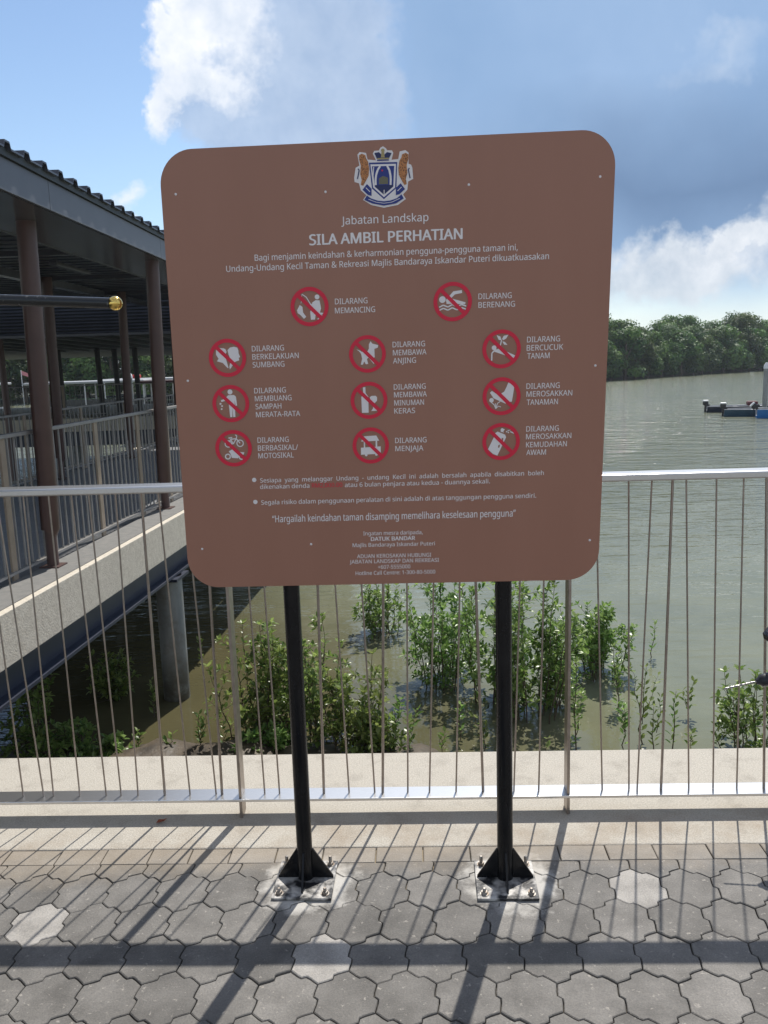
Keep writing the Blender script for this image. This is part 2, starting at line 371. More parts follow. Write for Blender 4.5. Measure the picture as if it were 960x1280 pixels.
def clip(poly, k, val, keep_less=True):
    out = []
    for i in range(len(poly)):
        p, q = poly[i], poly[(i + 1) % len(poly)]
        ip, iq = (p[k] <= val) == keep_less, (q[k] <= val) == keep_less
        if ip: out.append(p)
        if ip != iq:
            s_ = (val - p[k]) / (q[k] - p[k]); out.append((p[0] + s_ * (q[0] - p[0]), p[1] + s_ * (q[1] - p[1])))
    return out
mb = MB(); tints = []
def stone(poly, tone, rnd):
    cx = sum(p[0] for p in poly) / len(poly); cy = sum(p[1] for p in poly) / len(poly)
    rad = max(math.hypot(p[0] - cx, p[1] - cy) for p in poly)
    dz = rnd.uniform(-.0018, .0012); tx, ty = rnd.gauss(0, .006), rnd.gauss(0, .006); n = len(poly); vs = []
    for ins, z in ((.0042, 0), (.0018, -.002), (.0012, -.02)):
        k = 1 - ins / (rad * .86)
        for p in poly:
            x, y = cx + (p[0] - cx) * k, cy + (p[1] - cy) * k
            vs.append(Q(x, y, z + dz + (x - cx) * tx + (y - cy) * ty))
    fs = [tuple(range(n))] + [(r * n + i, (r + 1) * n + i, (r + 1) * n + (i + 1) % n, r * n + (i + 1) % n) for r in range(2) for i in range(n)]
    mb.add(vs, fs); tints.extend([tone] * len(vs))
rnd = random.Random(3)
PW, PH = .1505, .146
o_a = Vector((-.201, 2.035, 0)).dot(ru); o_b = Vector((-.201, 2.035, 0)).dot(rn)
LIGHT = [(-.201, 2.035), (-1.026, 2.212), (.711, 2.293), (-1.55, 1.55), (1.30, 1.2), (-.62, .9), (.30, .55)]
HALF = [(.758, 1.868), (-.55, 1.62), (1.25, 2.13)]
for j in range(-34, 5):
    for i in range(-27, 28):
        ca = o_a + (i + (.5 if j % 2 else 0)) * PW; cb = o_b + j * PH
        hv = [(0, PH * .667), (-PW / 2, PH * .333), (-PW / 2, -PH * .333), (0, -PH * .667), (PW / 2, -PH * .333), (PW / 2, PH * .333)]
        poly = []
        for k in range(6):
            p, q = hv[k], hv[(k + 1) % 6]; dx, dy = q[0] - p[0], q[1] - p[1]; ll = math.hypot(dx, dy); nx, ny = dy / ll, -dx / ll
            poly.append((ca + p[0], cb + p[1]))
            for s_, d_ in ((.30, .0048), (.45, .0055), (.55, -.0055), (.70, -.0048)):
                poly.append((ca + p[0] + dx * s_ + nx * d_, cb + p[1] + dy * s_ + ny * d_))
        if max(p[1] for p in poly) > B_BORD: poly = clip(poly, 1, B_BORD)
        if len(poly) < 3 or max(p[1] for p in poly) - min(p[1] for p in poly) < .02: continue
        w = Q(ca, cb); tone = .130 * rnd.uniform(.80, 1.16)
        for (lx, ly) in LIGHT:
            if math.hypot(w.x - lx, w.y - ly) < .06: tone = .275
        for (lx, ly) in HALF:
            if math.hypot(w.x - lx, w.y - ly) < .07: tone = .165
        stone(poly, tone, rnd)
a_ = -4.2
while a_ < 4.2:
    wd = rnd.choice((.13, .148, .15, .15, .17)); stone([(a_, B_BORD), (a_ + wd, B_BORD), (a_ + wd, B_EDGE - .002), (a_, B_EDGE - .002)][::1], .175 * rnd.uniform(.9, 1.12), rnd); a_ += wd
po = mb.link('paving', pm); tag(po, kind='structure'); set_tint(po, tints)

# ------------------------------------------------------------------ setting: water, bed, far bank
wm = bpy.data.materials.new('river_water'); wm.use_nodes = True; t = wm.node_tree; pb = t.nodes['Principled BSDF']; L = t.links.new
tco = pn('ShaderNodeTexCoord'); pb.inputs['IOR'].default_value = 1.33; pb.inputs['Roughness'].default_value = .045
sx = pn('ShaderNodeSeparateXYZ'); L(tco.outputs['Object'], sx.inputs[0])
sh_ = pn('ShaderNodeMath', operation='MULTIPLY_ADD'); L(sx.outputs[0], sh_.inputs[0]); sh_.inputs[1].default_value = 1.5; L(sx.outputs[1], sh_.inputs[2])
murk = tmix(tramp(sh_.outputs[0], 7.5, 12.5, 0, 1), (.092, .082, .042), (.180, .188, .126))
murk = tmix(tramp(tn(.8, 5), .35, .7), murk, tmix(1.0, murk, (.78, .80, .80), 'MULTIPLY'))
L(murk, pb.inputs['Base Color'])
def wave(sc_, sy_, scale, detail, rot):
    mp = pn('ShaderNodeMapping'); mp.inputs['Scale'].default_value = (sc_, sy_, 1); mp.inputs['Rotation'].default_value = (0, 0, rot)
    L(tco.outputs['Object'], mp.inputs[0]); n = pn('ShaderNodeTexNoise'); n.inputs['Scale'].default_value = scale; n.inputs['Detail'].default_value = detail; n.inputs['Roughness'].default_value = .5
    L(mp.outputs[0], n.inputs['Vector']); return n.outputs['Fac']
L(tramp(sx.outputs[1], 8., 60., .045, .13), pb.inputs['Roughness'])
calm = tramp(sx.outputs[1], 7.0, 36., .05, 1.)      # sheltered by the quay, rippled out in the stream
hs = pn('ShaderNodeMath', operation='MULTIPLY_ADD'); L(wave(.55, 1.5, 1.0, 3, .15), hs.inputs[0]); hs.inputs[1].default_value = 1.0
h2 = pn('ShaderNodeMath', operation='MULTIPLY'); L(wave(.6, 1.6, 4.2, 3, -.1), h2.inputs[0]); h2.inputs[1].default_value = .35
L(h2.outputs[0], hs.inputs[2])
b1 = pn('ShaderNodeBump'); b1.inputs['Distance'].default_value = .22; L(calm, b1.inputs['Strength']); L(hs.outputs[0], b1.inputs['Height']); L(b1.outputs[0], pb.inputs['Normal'])
mb = MB(); mb.add([Vector((-900, 2.9, -2)), Vector((900, 2.9, -2)), Vector((900, 1500, -2)), Vector((-900, 1500, -2))], [(0, 1, 2, 3)])
tag(mb.link('water', wm), kind='structure')
# mud bank against the quay wall
g = MB(); nx_, ny_ = 90, 26; vs = []
from mathutils import noise as mnoise
for j in range(ny_ + 1):
    for i in range(nx_ + 1):
        x = -7 + 8.5 * i / nx_; y = 3.2 + 6.3 * j / ny_
        d_ = ((x + 2.2) / 2.6) ** 2
        hgt = .10 - .36 * max(0, (y - 7.45) / 1.0) - .10 * d_ * (1 if x > -2.2 else .3) + .10 * mnoise.noise((x * 1.7, y * 1.7, 0)) + .05 * mnoise.noise((x * 6, y * 6, 3))
        vs.append((x, y, -2.0 + hgt))
g.add(vs, [(j * (nx_ + 1) + i, j * (nx_ + 1) + i + 1, (j + 1) * (nx_ + 1) + i + 1, (j + 1) * (nx_ + 1) + i) for j in range(ny_) for i in range(nx_)], smooth=True)
tag(g.link('mud_bank', MT['mud']), kind='structure')
BANK = [(-420, 150), (-200, 105), (-100, 92), (-45, 93), (-20, 98), (10, 104), (30, 112.5), (48, 129), (62.6, 141.8), (95, 150), (180, 190), (420, 300)]
g = MB(); vs = []; n = len(BANK)
for (x, y) in BANK: vs += [(x, y, -2.3), (x, y + 2.5, -1.6), (x, y + 25, -.8), (x, y + 260, 0)]
g.add(vs, [(4 * i + k, 4 * i + 4 + k, 4 * i + 5 + k, 4 * i + 1 + k) for i in range(n - 1) for k in range(3)], smooth=True)
tag(g.link('far_bank', MT['bank']), kind='structure')

# ------------------------------------------------------------------ far trees
def crown_mesh(seed, hgt, rad, low):
    rr = random.Random(seed); blobs = []
    nb = rr.randint(11, 15)
    for k in range(nb):
        f = k / (nb - 1); z = low + (hgt - low) * (f ** .8) * .86
        w_ = rad * (1.0 - .50 * f ** 1.6) * rr.uniform(.35, .95); an = rr.uniform(0, 6.283)
        blobs.append((w_ * math.cos(an), w_ * math.sin(an), z + hgt * .02, rad * rr.uniform(.34, .62)))
    blobs.append((rr.uniform(-.5, .5), rr.uniform(-.5, .5), hgt * .86, rad * .42))
    vs = []; fs = []; tn_ = []
    for (bx, by, bz, br) in blobs:
        tone = rr.uniform(.0, .85)
        for q in range(int(150 * (br / 1.0) ** 1.6) + 60):
            d_ = Vector((rr.gauss(0, 1), rr.gauss(0, 1), rr.gauss(0, 1))).normalized()
            r_ = br * (rr.random() ** .28) * rr.uniform(.86, 1.12)
            p = Vector((bx, by, bz)) + Vector((d_.x, d_.y, d_.z * .82)) * r_
            if p.z < .3: continue
            nrm = (d_ + Vector((rr.uniform(-.7, .7), rr.uniform(-.7, .7), rr.uniform(-.2, .9)))).normalized()
            a = nrm.orthogonal().normalized(); b = nrm.cross(a); an = rr.uniform(0, 3.14); a, b = a * math.cos(an) + b * math.sin(an), b * math.cos(an) - a * math.sin(an)
            s_ = rr.uniform(.13, .27); o = len(vs)
            vs += [p + a * s_, p + b * s_ * .6 + nrm * .04, p - a * s_ * .9, p - b * s_ * .6 - nrm * .03]
            fs.append((o, o + 1, o + 2, o + 3)); tn_ += [min(1, max(0, tone + rr.uniform(-.25, .3)))] * 4
    g = MB(); g.add(vs, fs); return g, tn_, blobs
TREES = []
KINDS = [('broad dark green mangrove tree on the far bank', 8.2, 3.0, .5), ('paler green spreading tree on the far bank', 6.2, 2.6, .6), ('tall rounded green tree in the far wood', 9.4, 3.1, 1.2),
         ('bushy low green tree at the water edge of the far bank', 4.6, 2.3, .3), ('tall open crowned tree at the back of the far wood', 10.6, 3.4, 2.6)]
for k, (lb, hg, rd, lo) in enumerate(KINDS):
    r0 = thing('tree', (0, 0, 0), lb, 'tree', 'trees on the far bank')
    g, tv, blobs = crown_mesh(20 + k, hg, rd, lo); co_ = g.link('crown', MT['treeleaf'], r0); set_tint(co_, tv)
    g = MB(); g.tube([(0, 0, -.8), (.1, .05, hg * .3), (-.05, .1, hg * .6), (0, 0, hg * .85)], [.22, .16, .10, .03], 7)
    for (bx, by, bz, br) in blobs[2::2]: g.tube([(0, 0, max(.4, bz * .5)), (bx * .5, by * .5, bz * .8), (bx, by, bz)], [.09, .06, .02], 5)
    g.link('trunk', MT['bark'], r0); TREES.append(r0)
def bank_pt(s_):
    seg = [(math.dist(BANK[i], BANK[i + 1])) for i in range(n - 1)]
    for i, l_ in enumerate(seg):
        if s_ <= l_: f = s_ / l_; return Vector((BANK[i][0] + f * (BANK[i + 1][0] - BANK[i][0]), BANK[i][1] + f * (BANK[i + 1][1] - BANK[i][1]), 0))
        s_ -= l_
    return Vector((*BANK[-1], 0))
used = [False] * 5; rr = random.Random(11)
def tree_at(k, x, y, z, s):
    rz = rr.uniform(0, 6.28); sc3 = (s * rr.uniform(.9, 1.15), s * rr.uniform(.9, 1.15), s)
    if not used[k]:
        used[k] = True; o = TREES[k]; o.location = (x, y, z); o.rotation_euler.z = rz; o.scale = sc3
    else: o = copy_thing(TREES[k], (x, y, z), rz, sc3)
    return o
bpy.context.view_layer.update()
s_ = 262.0        # arc length where the view from the quay begins on the left
while s_ < 560:
    p = bank_pt(s_); in_view = -60 < p.x < 110
    if in_view:
        tree_at(rr.choice((3, 3, 1)), p.x + rr.uniform(-.5, .5), p.y + rr.uniform(.6, 1.6), -1.9, rr.uniform(.75, 1.15))
        tree_at(rr.choice((0, 1, 2, 0)), p.x + rr.uniform(-1, 1), p.y + rr.uniform(3, 5), -1.5, rr.uniform(.72, .95))
        if rr.random() < .8: tree_at(rr.choice((2, 0, 2, 0, 4) if p.x > 55 else (2, 0, 0)), p.x + rr.uniform(-1, 1), p.y + rr.uniform(8, 11), -1.2, rr.uniform(.74, .95))
        s_ += rr.uniform(2.6, 3.6)
    else:
        tree_at(rr.choice((0, 2)), p.x, p.y + 3, -1.5, rr.uniform(.9, 1.1)); s_ += 4.5

# ------------------------------------------------------------------ covered jetty on the left
JAZ = R(5.2); jd = Vector((math.sin(JAZ), math.cos(JAZ), 0)); jr = Vector((math.cos(JAZ), -math.sin(JAZ), 0)); J0 = Vector((-2.33, 7.27, 0))
def J(s, t, z=0.0): return J0 + jd * s + jr * t + UZ * z
JAX = (jr, jd, UZ)
jet = thing('jetty', J(0, -1.6, -2), 'concrete jetty on steel beams leading out over the water at the left', 'jetty')
def jl(mbx, name, m): 
    o = mbx.link(name, m, jet); o.location = -jet.location; return o
S0, S1 = -7.0, 13.0; SM, SL = (S0 + S1) / 2, S1 - S0
jl(MB().box(J(SM, -.10, -.185), (.20, SL, .362), ax=JAX, bev=.006), 'edge_beam', MT['deckc'])
jl(MB().box(J(SM, -3.3, -.185), (.20, SL, .37), ax=JAX, bev=.006), 'edge_beam', MT['deckc'])
jl(MB().box(J(SM, -.212, -.083), (.316, SL, .17), ax=JAX), 'kerb_ledge', MT['ledge'])  # dark ledge stops short, so the bare beam reads as a sunlit strip
jl(MB().box(J(SM, -1.80, -.08), (2.80, SL, .13), ax=JAX), 'deck', MT['deckfloor'])
for t_ in (-.12, -1.7, -3.1):
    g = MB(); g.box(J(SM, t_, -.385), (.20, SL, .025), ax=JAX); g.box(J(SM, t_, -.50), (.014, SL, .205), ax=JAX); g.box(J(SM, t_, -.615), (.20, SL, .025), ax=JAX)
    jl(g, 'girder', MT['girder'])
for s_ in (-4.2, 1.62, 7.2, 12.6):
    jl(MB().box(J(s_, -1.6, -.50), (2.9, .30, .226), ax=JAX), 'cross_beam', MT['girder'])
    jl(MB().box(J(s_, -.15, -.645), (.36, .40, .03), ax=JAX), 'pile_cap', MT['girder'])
    for t_ in (-.13, -3.0):
        g = MB(); g.tube([J(s_, t_, -3.2), J(s_, t_, -.63)], .14, 20)
        jl(g, 'pile', MT['pile'])

# the roof over the jetty, its columns stand on the ledge
R_AZ = R(1.0); rd_ = Vector((math.sin(R_AZ), math.cos(R_AZ), 0)); rr_ = Vector((math.cos(R_AZ), -math.sin(R_AZ), 0)); RF0 = Vector((-2.235, 8.0, -.095))
def RF(s, t, z): return RF0 + rd_ * s + rr_ * t + UZ * z
RAX = (rr_, rd_, UZ)
pav = thing('pavilion', J(0, -1.6, 0), 'long flat roofed shelter with charcoal ribbed roof on brown columns over the jetty', 'shelter')
def pl_(mbx, name, m):
    o = mbx.link(name, m, pav); o.location = -pav.location; return o
for s_ in (-3.26, -.56, 2.14, 4.84, 7.54, 10.2):
    for t_, zt_ in ((-.285, 2.66), (-2.75, 2.82)):
        g = MB(); lean = jr * .05
        b0 = J(s_, t_, 0)
        g.tube([b0 + UZ * .30, b0 + lean * .1 + UZ * .305, b0 + lean + UZ * zt_], .072, 16)
        g.tube([b0 + UZ * .0, b0 + UZ * .31], .046, 14)
        g.box(b0 + UZ * .006, (.16, .16, .012), ax=JAX)
        pl_(g, 'column', MT['column'])
RS0, RS1 = -7.5, 9.9; RSM, RSL = (RS0 + RS1) / 2, RS1 - RS0
for k in range(6):                       # fascia panels with visible butt joints
    a0 = RS0 + RSL * k / 6 + (.002 if k else 0); a1 = RS0 + RSL * (k + 1) / 6 - .003
    pl_(MB().box(RF((a0 + a1) / 2, -.012, 2.845), (.024, a1 - a0, .20), ax=RAX, bev=.003), 'fascia_panel', MT['fascia'])
pl_(MB().box(RF(RSM, -.03, 2.972), (.10, RSL, .05), ax=RAX), 'gutter', MT['rooftop'])
pl_(MB().box(RF(RSM, -.37, 2.752), (.67, RSL, .012), ax=RAX), 'soffit', MT['soffit'])
g = MB(); g.box(RF(RSM, -.72, 2.80), (.03, RSL, .12), ax=RAX)
pl_(g, 'soffit_trim', MT['fascia'])
g = MB(); g.box(RF(RSM, -2.62, 2.90), (.12, RSL, .10), ax=RAX); pl_(g, 'roof_beam', MT['soffit'])
for k in range(7): pl_(MB().box(RF(RS0 + 1.2 + 2.7 * k, -1.66, 2.915), (1.85, .09, .06), ax=RAX), 'rafter', MT['soffit'])
g = MB(); pitch = .285; prof = []; s_ = RS0
while s_ < RS1:
    prof += [(s_, 0), (s_ + .185, 0), (s_ + .200, .038), (s_ + .270, .038)]; s_ += pitch
def roof_z(t): return 2.985
vs = []; k_ = len(prof); T_ = (.045, -1.5, -4.6, -9.5)
for off in (0.012, 0.0):
    for t_ in T_: vs += [RF(a, t_, roof_z(t_) + z + off) for a, z in prof]
q = len(T_) * k_
fs = [(r * k_ + i, (r + 1) * k_ + i, (r + 1) * k_ + i + 1, r * k_ + i + 1) for r in range(len(T_) - 1) for i in range(k_ - 1)]
fs += [tuple(q + i for i in f[::-1]) for f in fs]
fs += [(i, i + 1, q + i + 1, q + i) for i in range(k_ - 1)] + [(q - k_ + i + 1, q - k_ + i, 2 * q - k_ + i, 2 * q - k_ + i + 1) for i in range(k_ - 1)]
g.add(vs, fs); pl_(g, 'roof_sheet', MT['roof'])
for s_ in (-2.2, 3.0): 
    g = MB(); g.box(RF(s_, -1.6, 2.88), (.10, 1.15, .05), ax=RAX, bev=.01); pl_(g, 'light_fitting', MT['fascia'])

# second shelter across the end, with louvred face
wing = thing('pavilion', (-8, 20, 0), 'second shelter crossing behind the first, with horizontal louvred face and dark columns', 'shelter')
def wl(mbx, name, m):
    o = mbx.link(name, m, wing); o.location = -wing.location; return o
for k in range(14):
    z = 2.36 + k * .068
    wl(MB().add([(-8.5, 19.0, z), (-1.2, 19.0, z), (-1.2, 18.955, z - .040), (-8.5, 18.955, z - .040), (-8.5, 19.012, z), (-1.2, 19.012, z), (-1.2, 18.967, z - .052), (-8.5, 18.967, z - .052)],
                [(0, 1, 2, 3), (7, 6, 5, 4), (3, 2, 6, 7), (1, 0, 4, 5), (0, 3, 7, 4), (2, 1, 5, 6)]), 'louvre_blade', MT['roof'])
wl(MB().box((-4.85, 19.05, 2.80), (7.25, .03, .98)), 'louvre_backing', MT['rooftop'])
wl(MB().box((-4.85, 18.97, 2.275), (7.5, .10, .05)), 'gutter', MT['fascia'])
wl(MB().add([(-20, 19.1, 2.34), (-1, 19.1, 2.34), (-1, 38, 2.05), (-20, 38, 2.05), (-20, 19.1, 2.42), (-1, 19.1, 2.42), (-1, 38, 2.13), (-20, 38, 2.13)],
            [(3, 2, 1, 0), (4, 5, 6, 7), (0, 1, 5, 4), (2, 3, 7, 6), (1, 2, 6, 5), (3, 0, 4, 7)]), 'roof_sheet', MT['rooftop'])  # roof extended far back and left to throw the platform into shade
for k in range(14): wl(MB().box((-11.4 + k * .78, 24.5, 2.235), (.06, 10.4, .06), ax=(Vector((1, 0, 0)), Vector((0, .99988, -.0153)), Vector((0, .0153, .99988)))), 'rafter', MT['roof'])
def wcol(px, Y, m, zb, zt, r):
    x = (px - 480) / 1075.08 * (Y + .0)
    g = MB(); g.tube([(x + .04, Y, zb), (x, Y, zt)], r, 14); wl(g, 'column', m)
for px in (16, 208): wcol(px, 19.6, MT['column'], -2.6, 2.30, .075)
for px in (-18, 60, 86, 134, 155, 180, 232): wcol(px, 28.0, MT['darkcol'], .05, 2.20, .085)
plat = thing('platform', (-8, 31, -2), 'grey concrete landing platform on piles beyond the jetty shelter', 'platform')
def ptl(mbx, name, m):
    o = mbx.link(name, m, plat); o.location = -plat.location; return o
ptl(MB().box((-8.5, 31.5, -.16), (17, 9.0, .42), bev=.02), 'deck', MT['deckc'])
for k in range(6): 
    for y_ in (28, 35): ptl(MB().tube([(-16 + k * 3.0, y_, -3.2), (-16 + k * 3.0, y_, -.37)], .2, 14), 'pile', MT['pile'])
ptl(MB().box((-8.5, 27.6, -.62), (16, .3, .46)), 'beam', MT['girder'])

# fences on the jetty
def fence(label, A, B, zb, zt, posts, pitch, post_w, nmax=99):
    A, B = Vector(A), Vector(B); d = (B - A); ln = d.length; d.normalize(); sd_ = Vector((d.y, -d.x, 0)); AX = (d, sd_, UZ); mid = (A + B) / 2
    r0 = thing('fence', mid, label, 'fence', 'grey fences along the jetty')
    def fl(mbx, name, m): o = mbx.link(name, m, r0); o.location = -mid
    fl(MB().box(mid + UZ * zt, (ln, .05, .03), ax=AX, bev=.004), 'top_rail', MT['fence'])
    fl(MB().box(mid + UZ * zb, (ln, .05, .02), ax=AX), 'bottom_rail', MT['fence'])
    for s_ in posts: fl(MB().box(A + d * s_ + UZ * (zt + .01) / 2, (post_w, .02, zt + .01), ax=AX, bev=.003), 'post', MT['fpost'])
    k = 0; s_ = pitch / 2
    while s_ < ln and k < nmax:
        if all(abs(s_ - q_) > .04 for q_ in posts):
            fl(MB().box(A + d * s_ + UZ * (zb + zt) / 2, (.012, .012, zt - zb - .025), ax=AX), 'baluster', MT['fence']); k += 1
        s_ += pitch
fence('grey picket fence with beige posts along the near edge of the jetty deck', J(-3.6, -.37), J(6.2, -.37), .06, 1.08, (.15, 1.35, 2.6, 4.25, 5.3, 6.2, 7.5, 8.8), .105, .075)
fence('grey picket fence along the far side of the jetty deck', J(-1.5, -2.95), J(12.0, -2.95), .06, .97, (.4, 2.2, 4.0, 5.8, 7.6, 9.4, 11.2), .14, .07)
fence('distant grey fence on the concrete landing platform', (-16.5, 27.4, .05), (-.5, 27.4, .05), .1, 1.0, (.3, 3.4, 6.5, 9.6, 12.7), .17, .08)

# ------------------------------------------------------------------ quay railing
rl = thing('railing', Q(0, 2.7687, 0), 'stainless steel quay railing with leaning thin bars behind the sign', 'railing')
def rlk(mbx, name, m):
    o = mbx.link(name, m, rl); o.location = -rl.location; return o
RB = 2.7668
rlk(MB().box(Q(0, RB, 1.1583), (9, .078, .024), ax=QAX, bev=.005), 'top_rail', MT['steel_top'])
rlk(MB().box(Q(0, RB, .0685), (9, .078, .010), ax=QAX, bev=.002), 'bottom_rail', MT['steel_top'])
for k in range(-4, 4):
    a_ = .6005 - .1044 + 1.1266 * k
    g = MB(); g.box(Q(a_, RB, .61), (.010, .060, 1.072), ax=QAX, bev=.0015); g.box(Q(a_, RB, .0315), (.010, .060, .063), ax=QAX)
    rlk(g, 'post', MT['steel'])
BAL = [(-1.302, -1.329, 0), (-1.229, -1.282, 0), (-1.194, -1.191, 0), (-1.1, -1.106, 0), (-1.006, -1.03, 0), (-0.953, -0.972, 0), (-0.893, -0.882, 0), (-0.798, -0.797, 1), (-0.709, -0.74, 0), (-0.617, -0.654, 0), (-0.596, -0.588, 1), (-0.446, -0.465, 0), (-0.394, -0.413, 0), (-0.239, -0.223, 1), (-0.151, -0.178, 0), (-0.062, -0.091, 0), (-0.034, 0.001, 1), (0.053, 0.076, 0), (0.128, 0.17, 0), (0.22, 0.254, 0), (0.313, 0.289, 1), (0.419, 0.452, 0), (0.504, 0.527, 0), (0.721, 0.686, 0), (0.812, 0.791, 0), (0.84, 0.865, 0), (0.921, 0.931, 1), (1.015, 0.974, 0), (1.097, 1.07, 0), (1.177, 1.156, 0), (1.268, 1.228, 1)]
rb = random.Random(5)
a_ = 1.36
while a_ < 4.3: BAL.append((a_, a_ + rb.uniform(-.045, .045), int(rb.random() < .25))); a_ += rb.uniform(.07, .11)
a_ = -1.40
while a_ > -4.3: BAL.append((a_, a_ + rb.uniform(-.045, .045), int(rb.random() < .25))); a_ -= rb.uniform(.07, .11)
for b0, b1, th in BAL:
    b0, b1 = b0 - .1044, b1 - .1044
    rlk(MB().tube([Q(b0, RB, .0745), Q(b1, RB, 1.146)], (.0047 if th else .0030), 8), 'baluster', MT['steel'])

# ------------------------------------------------------------------ the sign
SX, SY, SYAW, SW, SH, SZB, SPR, SPL, SSH = .0221, 2.3601, -.0525, 1.1716, 1.1866, .9176, .0035, -.0555, .0194
su = Vector((math.cos(SYAW), math.sin(SYAW), 0)); sn = Vector((-math.sin(SYAW), math.cos(SYAW), 0))
sup = (UZ + sn * SPL).normalized(); sfr = su.cross(sup)
SK = .968
sc0 = Vector((0, 0, H_CAM)) + (Vector((SX, SY, 0)) + UZ * (SZB + .5 * SH) - Vector((0, 0, H_CAM))) * SK
sign = thing('notice_sign', (SX, SY, 0), 'large brown notice board with red prohibition symbols on two black posts', 'sign')
PM = Matrix.Identity(4)
for i in range(3): PM[i][0], PM[i][1], PM[i][2] = su[i], sup[i], sfr[i]
PM = PM @ Matrix.Diagonal((SK, SK, SK, 1))
PM.translation = sc0 - Vector((SX, SY, 0))
def sh2(x, y): return (x * math.cos(SPR) - y * math.sin(SPR) + SSH * y, x * math.sin(SPR) + y * math.cos(SPR))
def onp(mbx, name, mats, par=None):
    o = mbx.link(name, mats, par or sign)
    if par is None: o.matrix_basis = PM
    return o
rc = .088; outl = []
for cx, cy, a0 in ((SW / 2 - rc, SH / 2 - rc, 0), (-SW / 2 + rc, SH / 2 - rc, 90), (-SW / 2 + rc, -SH / 2 + rc, 180), (SW / 2 - rc, -SH / 2 + rc, 270)):
    for k in range(13): a = R(a0 + 90 * k / 12); outl.append((cx + rc * math.cos(a), cy + rc * math.sin(a)))
def fnp(x, y, z): xx, yy = sh2(x, y); return (xx, yy, z)
panel = onp(MB().prism(outl, -.004, .002, fnp), 'panel', MT['panel'])
for y_ in (.36, -.36):
    onp(MB().box((SSH * y_, y_, -.010), (1.02, .04, .0118)), 'mounting_rail', MT['black'])
for k, px in enumerate((-.2944, .3084)):
    base = Vector((SX, SY, 0)) + su * px; o0 = Vector((SX, SY, 0)); SAX = (su, sn, UZ)
    pc = base + sn * .010
    g = MB(); g.tube([pc + UZ * .009, pc + UZ * 1.2, pc + UZ * 1.78], .0235, 20)
    g.tube([pc + UZ * 1.78, pc + UZ * 1.79], [.0245, .012], 20)
    o = g.link('post', MT['black'], sign); o.location = -o0
    for z_ in (sc0.z - .36 * SK, sc0.z + .36 * SK):
        pp = sc0 + sup * ((z_ - sc0.z) / sup.z) - sfr * .016; yy = (pp - pc).dot(sn)
        if yy < -.025:
            g = MB(); g.box(pc + UZ * z_ + sn * (yy - .0) / 2, (.05, abs(yy), .03), ax=SAX); o = g.link('bracket', MT['black'], sign); o.location = -o0
    g = MB(); g.box(base + UZ * .0052, (.178, .192, .008), ax=SAX, bev=.0015)
    bpl = g.link('base_plate', MT['plate'], sign); bpl.location = -o0
    for dv in (su, -su, sn, -sn):
        sdv = Vector((-dv.y, dv.x, 0)); h = .003; tri = [(.022, .0095), (.084, .0095), (.084, .014), (.026, .103), (.022, .103)]
        g = MB(); g.prism(tri, -h, h, lambda x, y, z: pc + dv * x + UZ * y + sdv * z); o = g.link('gusset', MT['black'], sign); o.location = -o0
    for ex in (-1, 1):
        for ey in (-1, 1):
            bc = base + su * ex * .068 + sn * ey * .074
            g = MB(); g.lathe(bc + UZ * .0088, [(.013, 0), (.013, .002)], 16); g.lathe(bc + UZ * .0105, [(.0095, 0), (.0095, .008)], 6, smooth=False); g.lathe(bc + UZ * .018, [(.0052, 0), (.0052, .008 + .010 * (ey > 0)), (.0035, .010 + .010 * (ey > 0))], 10)
            g.link('bolt', MT['zinc'], bpl)
# screws
for (x, y) in ((-.5472, .4842), (-.1544, .4737), (.2157, .4756), (.5489, .4807), (-.5493, .001), (.5553, .0052), (-.5409, -.4775), (-.2264, -.4707), (.5586, -.4778)):
    g = MB(); xx, yy = sh2(x, y); g.lathe((xx, yy, .002), [(.0034, 0), (.0032, .0012), (.0012, .0016)], 12); onp(g, 'screw', MT['white'])
# flat vinyl shapes on the panel
def disc(x, y, r, n_=28): return [(x + r * math.cos(2 * math.pi * k / n_), y + r * math.sin(2 * math.pi * k / n_)) for k in range(n_)]
def stroke(mbx, pts, w, fn, z, mi=0):
    for (x0, y0), (x1, y1) in zip(pts, pts[1:]):
        l_ = math.hypot(x1 - x0, y1 - y0) or 1e-6; nx, ny = -(y1 - y0) / l_ * w / 2, (x1 - x0) / l_ * w / 2
        mbx.add([fn(x0 + nx, y0 + ny, z), fn(x0 - nx, y0 - ny, z), fn(x1 - nx, y1 - ny, z), fn(x1 + nx, y1 + ny, z)], [(0, 1, 2, 3)], mi)
        z += 2e-6
def flat(mbx, poly, fn, z, mi=0): mbx.add([fn(x, y, z) for x, y in poly], [tuple(range(len(poly)))], mi)
Z1, Z2, Z3, Z4 = .0026, .0031, .0036, .0041
PIC = {}
PIC['littering'] = ((-.4337, -.0649, .0511), (242, 672, 163), [('c', 240, 570, 22), ('p', [(205, 615), (222, 598), (273, 597), (290, 612), (297, 690), (283, 693), (277, 640), (276, 790), (256, 790), (253, 705), (249, 790), (230, 790), (224, 690), (226, 640), (160, 655), (155, 640), (200, 625)]), ('c', 150, 671, 9), ('c', 163, 691, 8), ('c', 158, 717, 8)])
PIC['cycling'] = ((-.4331, -.1890, .0513), (265, 1070, 162), [('r', 325, 1027, 33, 9), ('r', 220, 1030, 33, 9), ('l', [(220, 1030), (243, 990), (293, 985), (325, 1027)], 9), ('l', [(243, 990), (265, 1030), (293, 985)], 9), ('l', [(220, 1030), (265, 1030)], 9), ('l', [(225, 978), (258, 976)], 11), ('l', [(293, 985), (300, 960), (284, 952)], 8),
     ('r', 210, 1142, 27, 11), ('r', 330, 1150, 25, 11), ('p', [(220, 1095), (250, 1080), (285, 1098), (330, 1105), (358, 1108), (350, 1130), (320, 1125), (300, 1160), (245, 1155), (235, 1120)])])
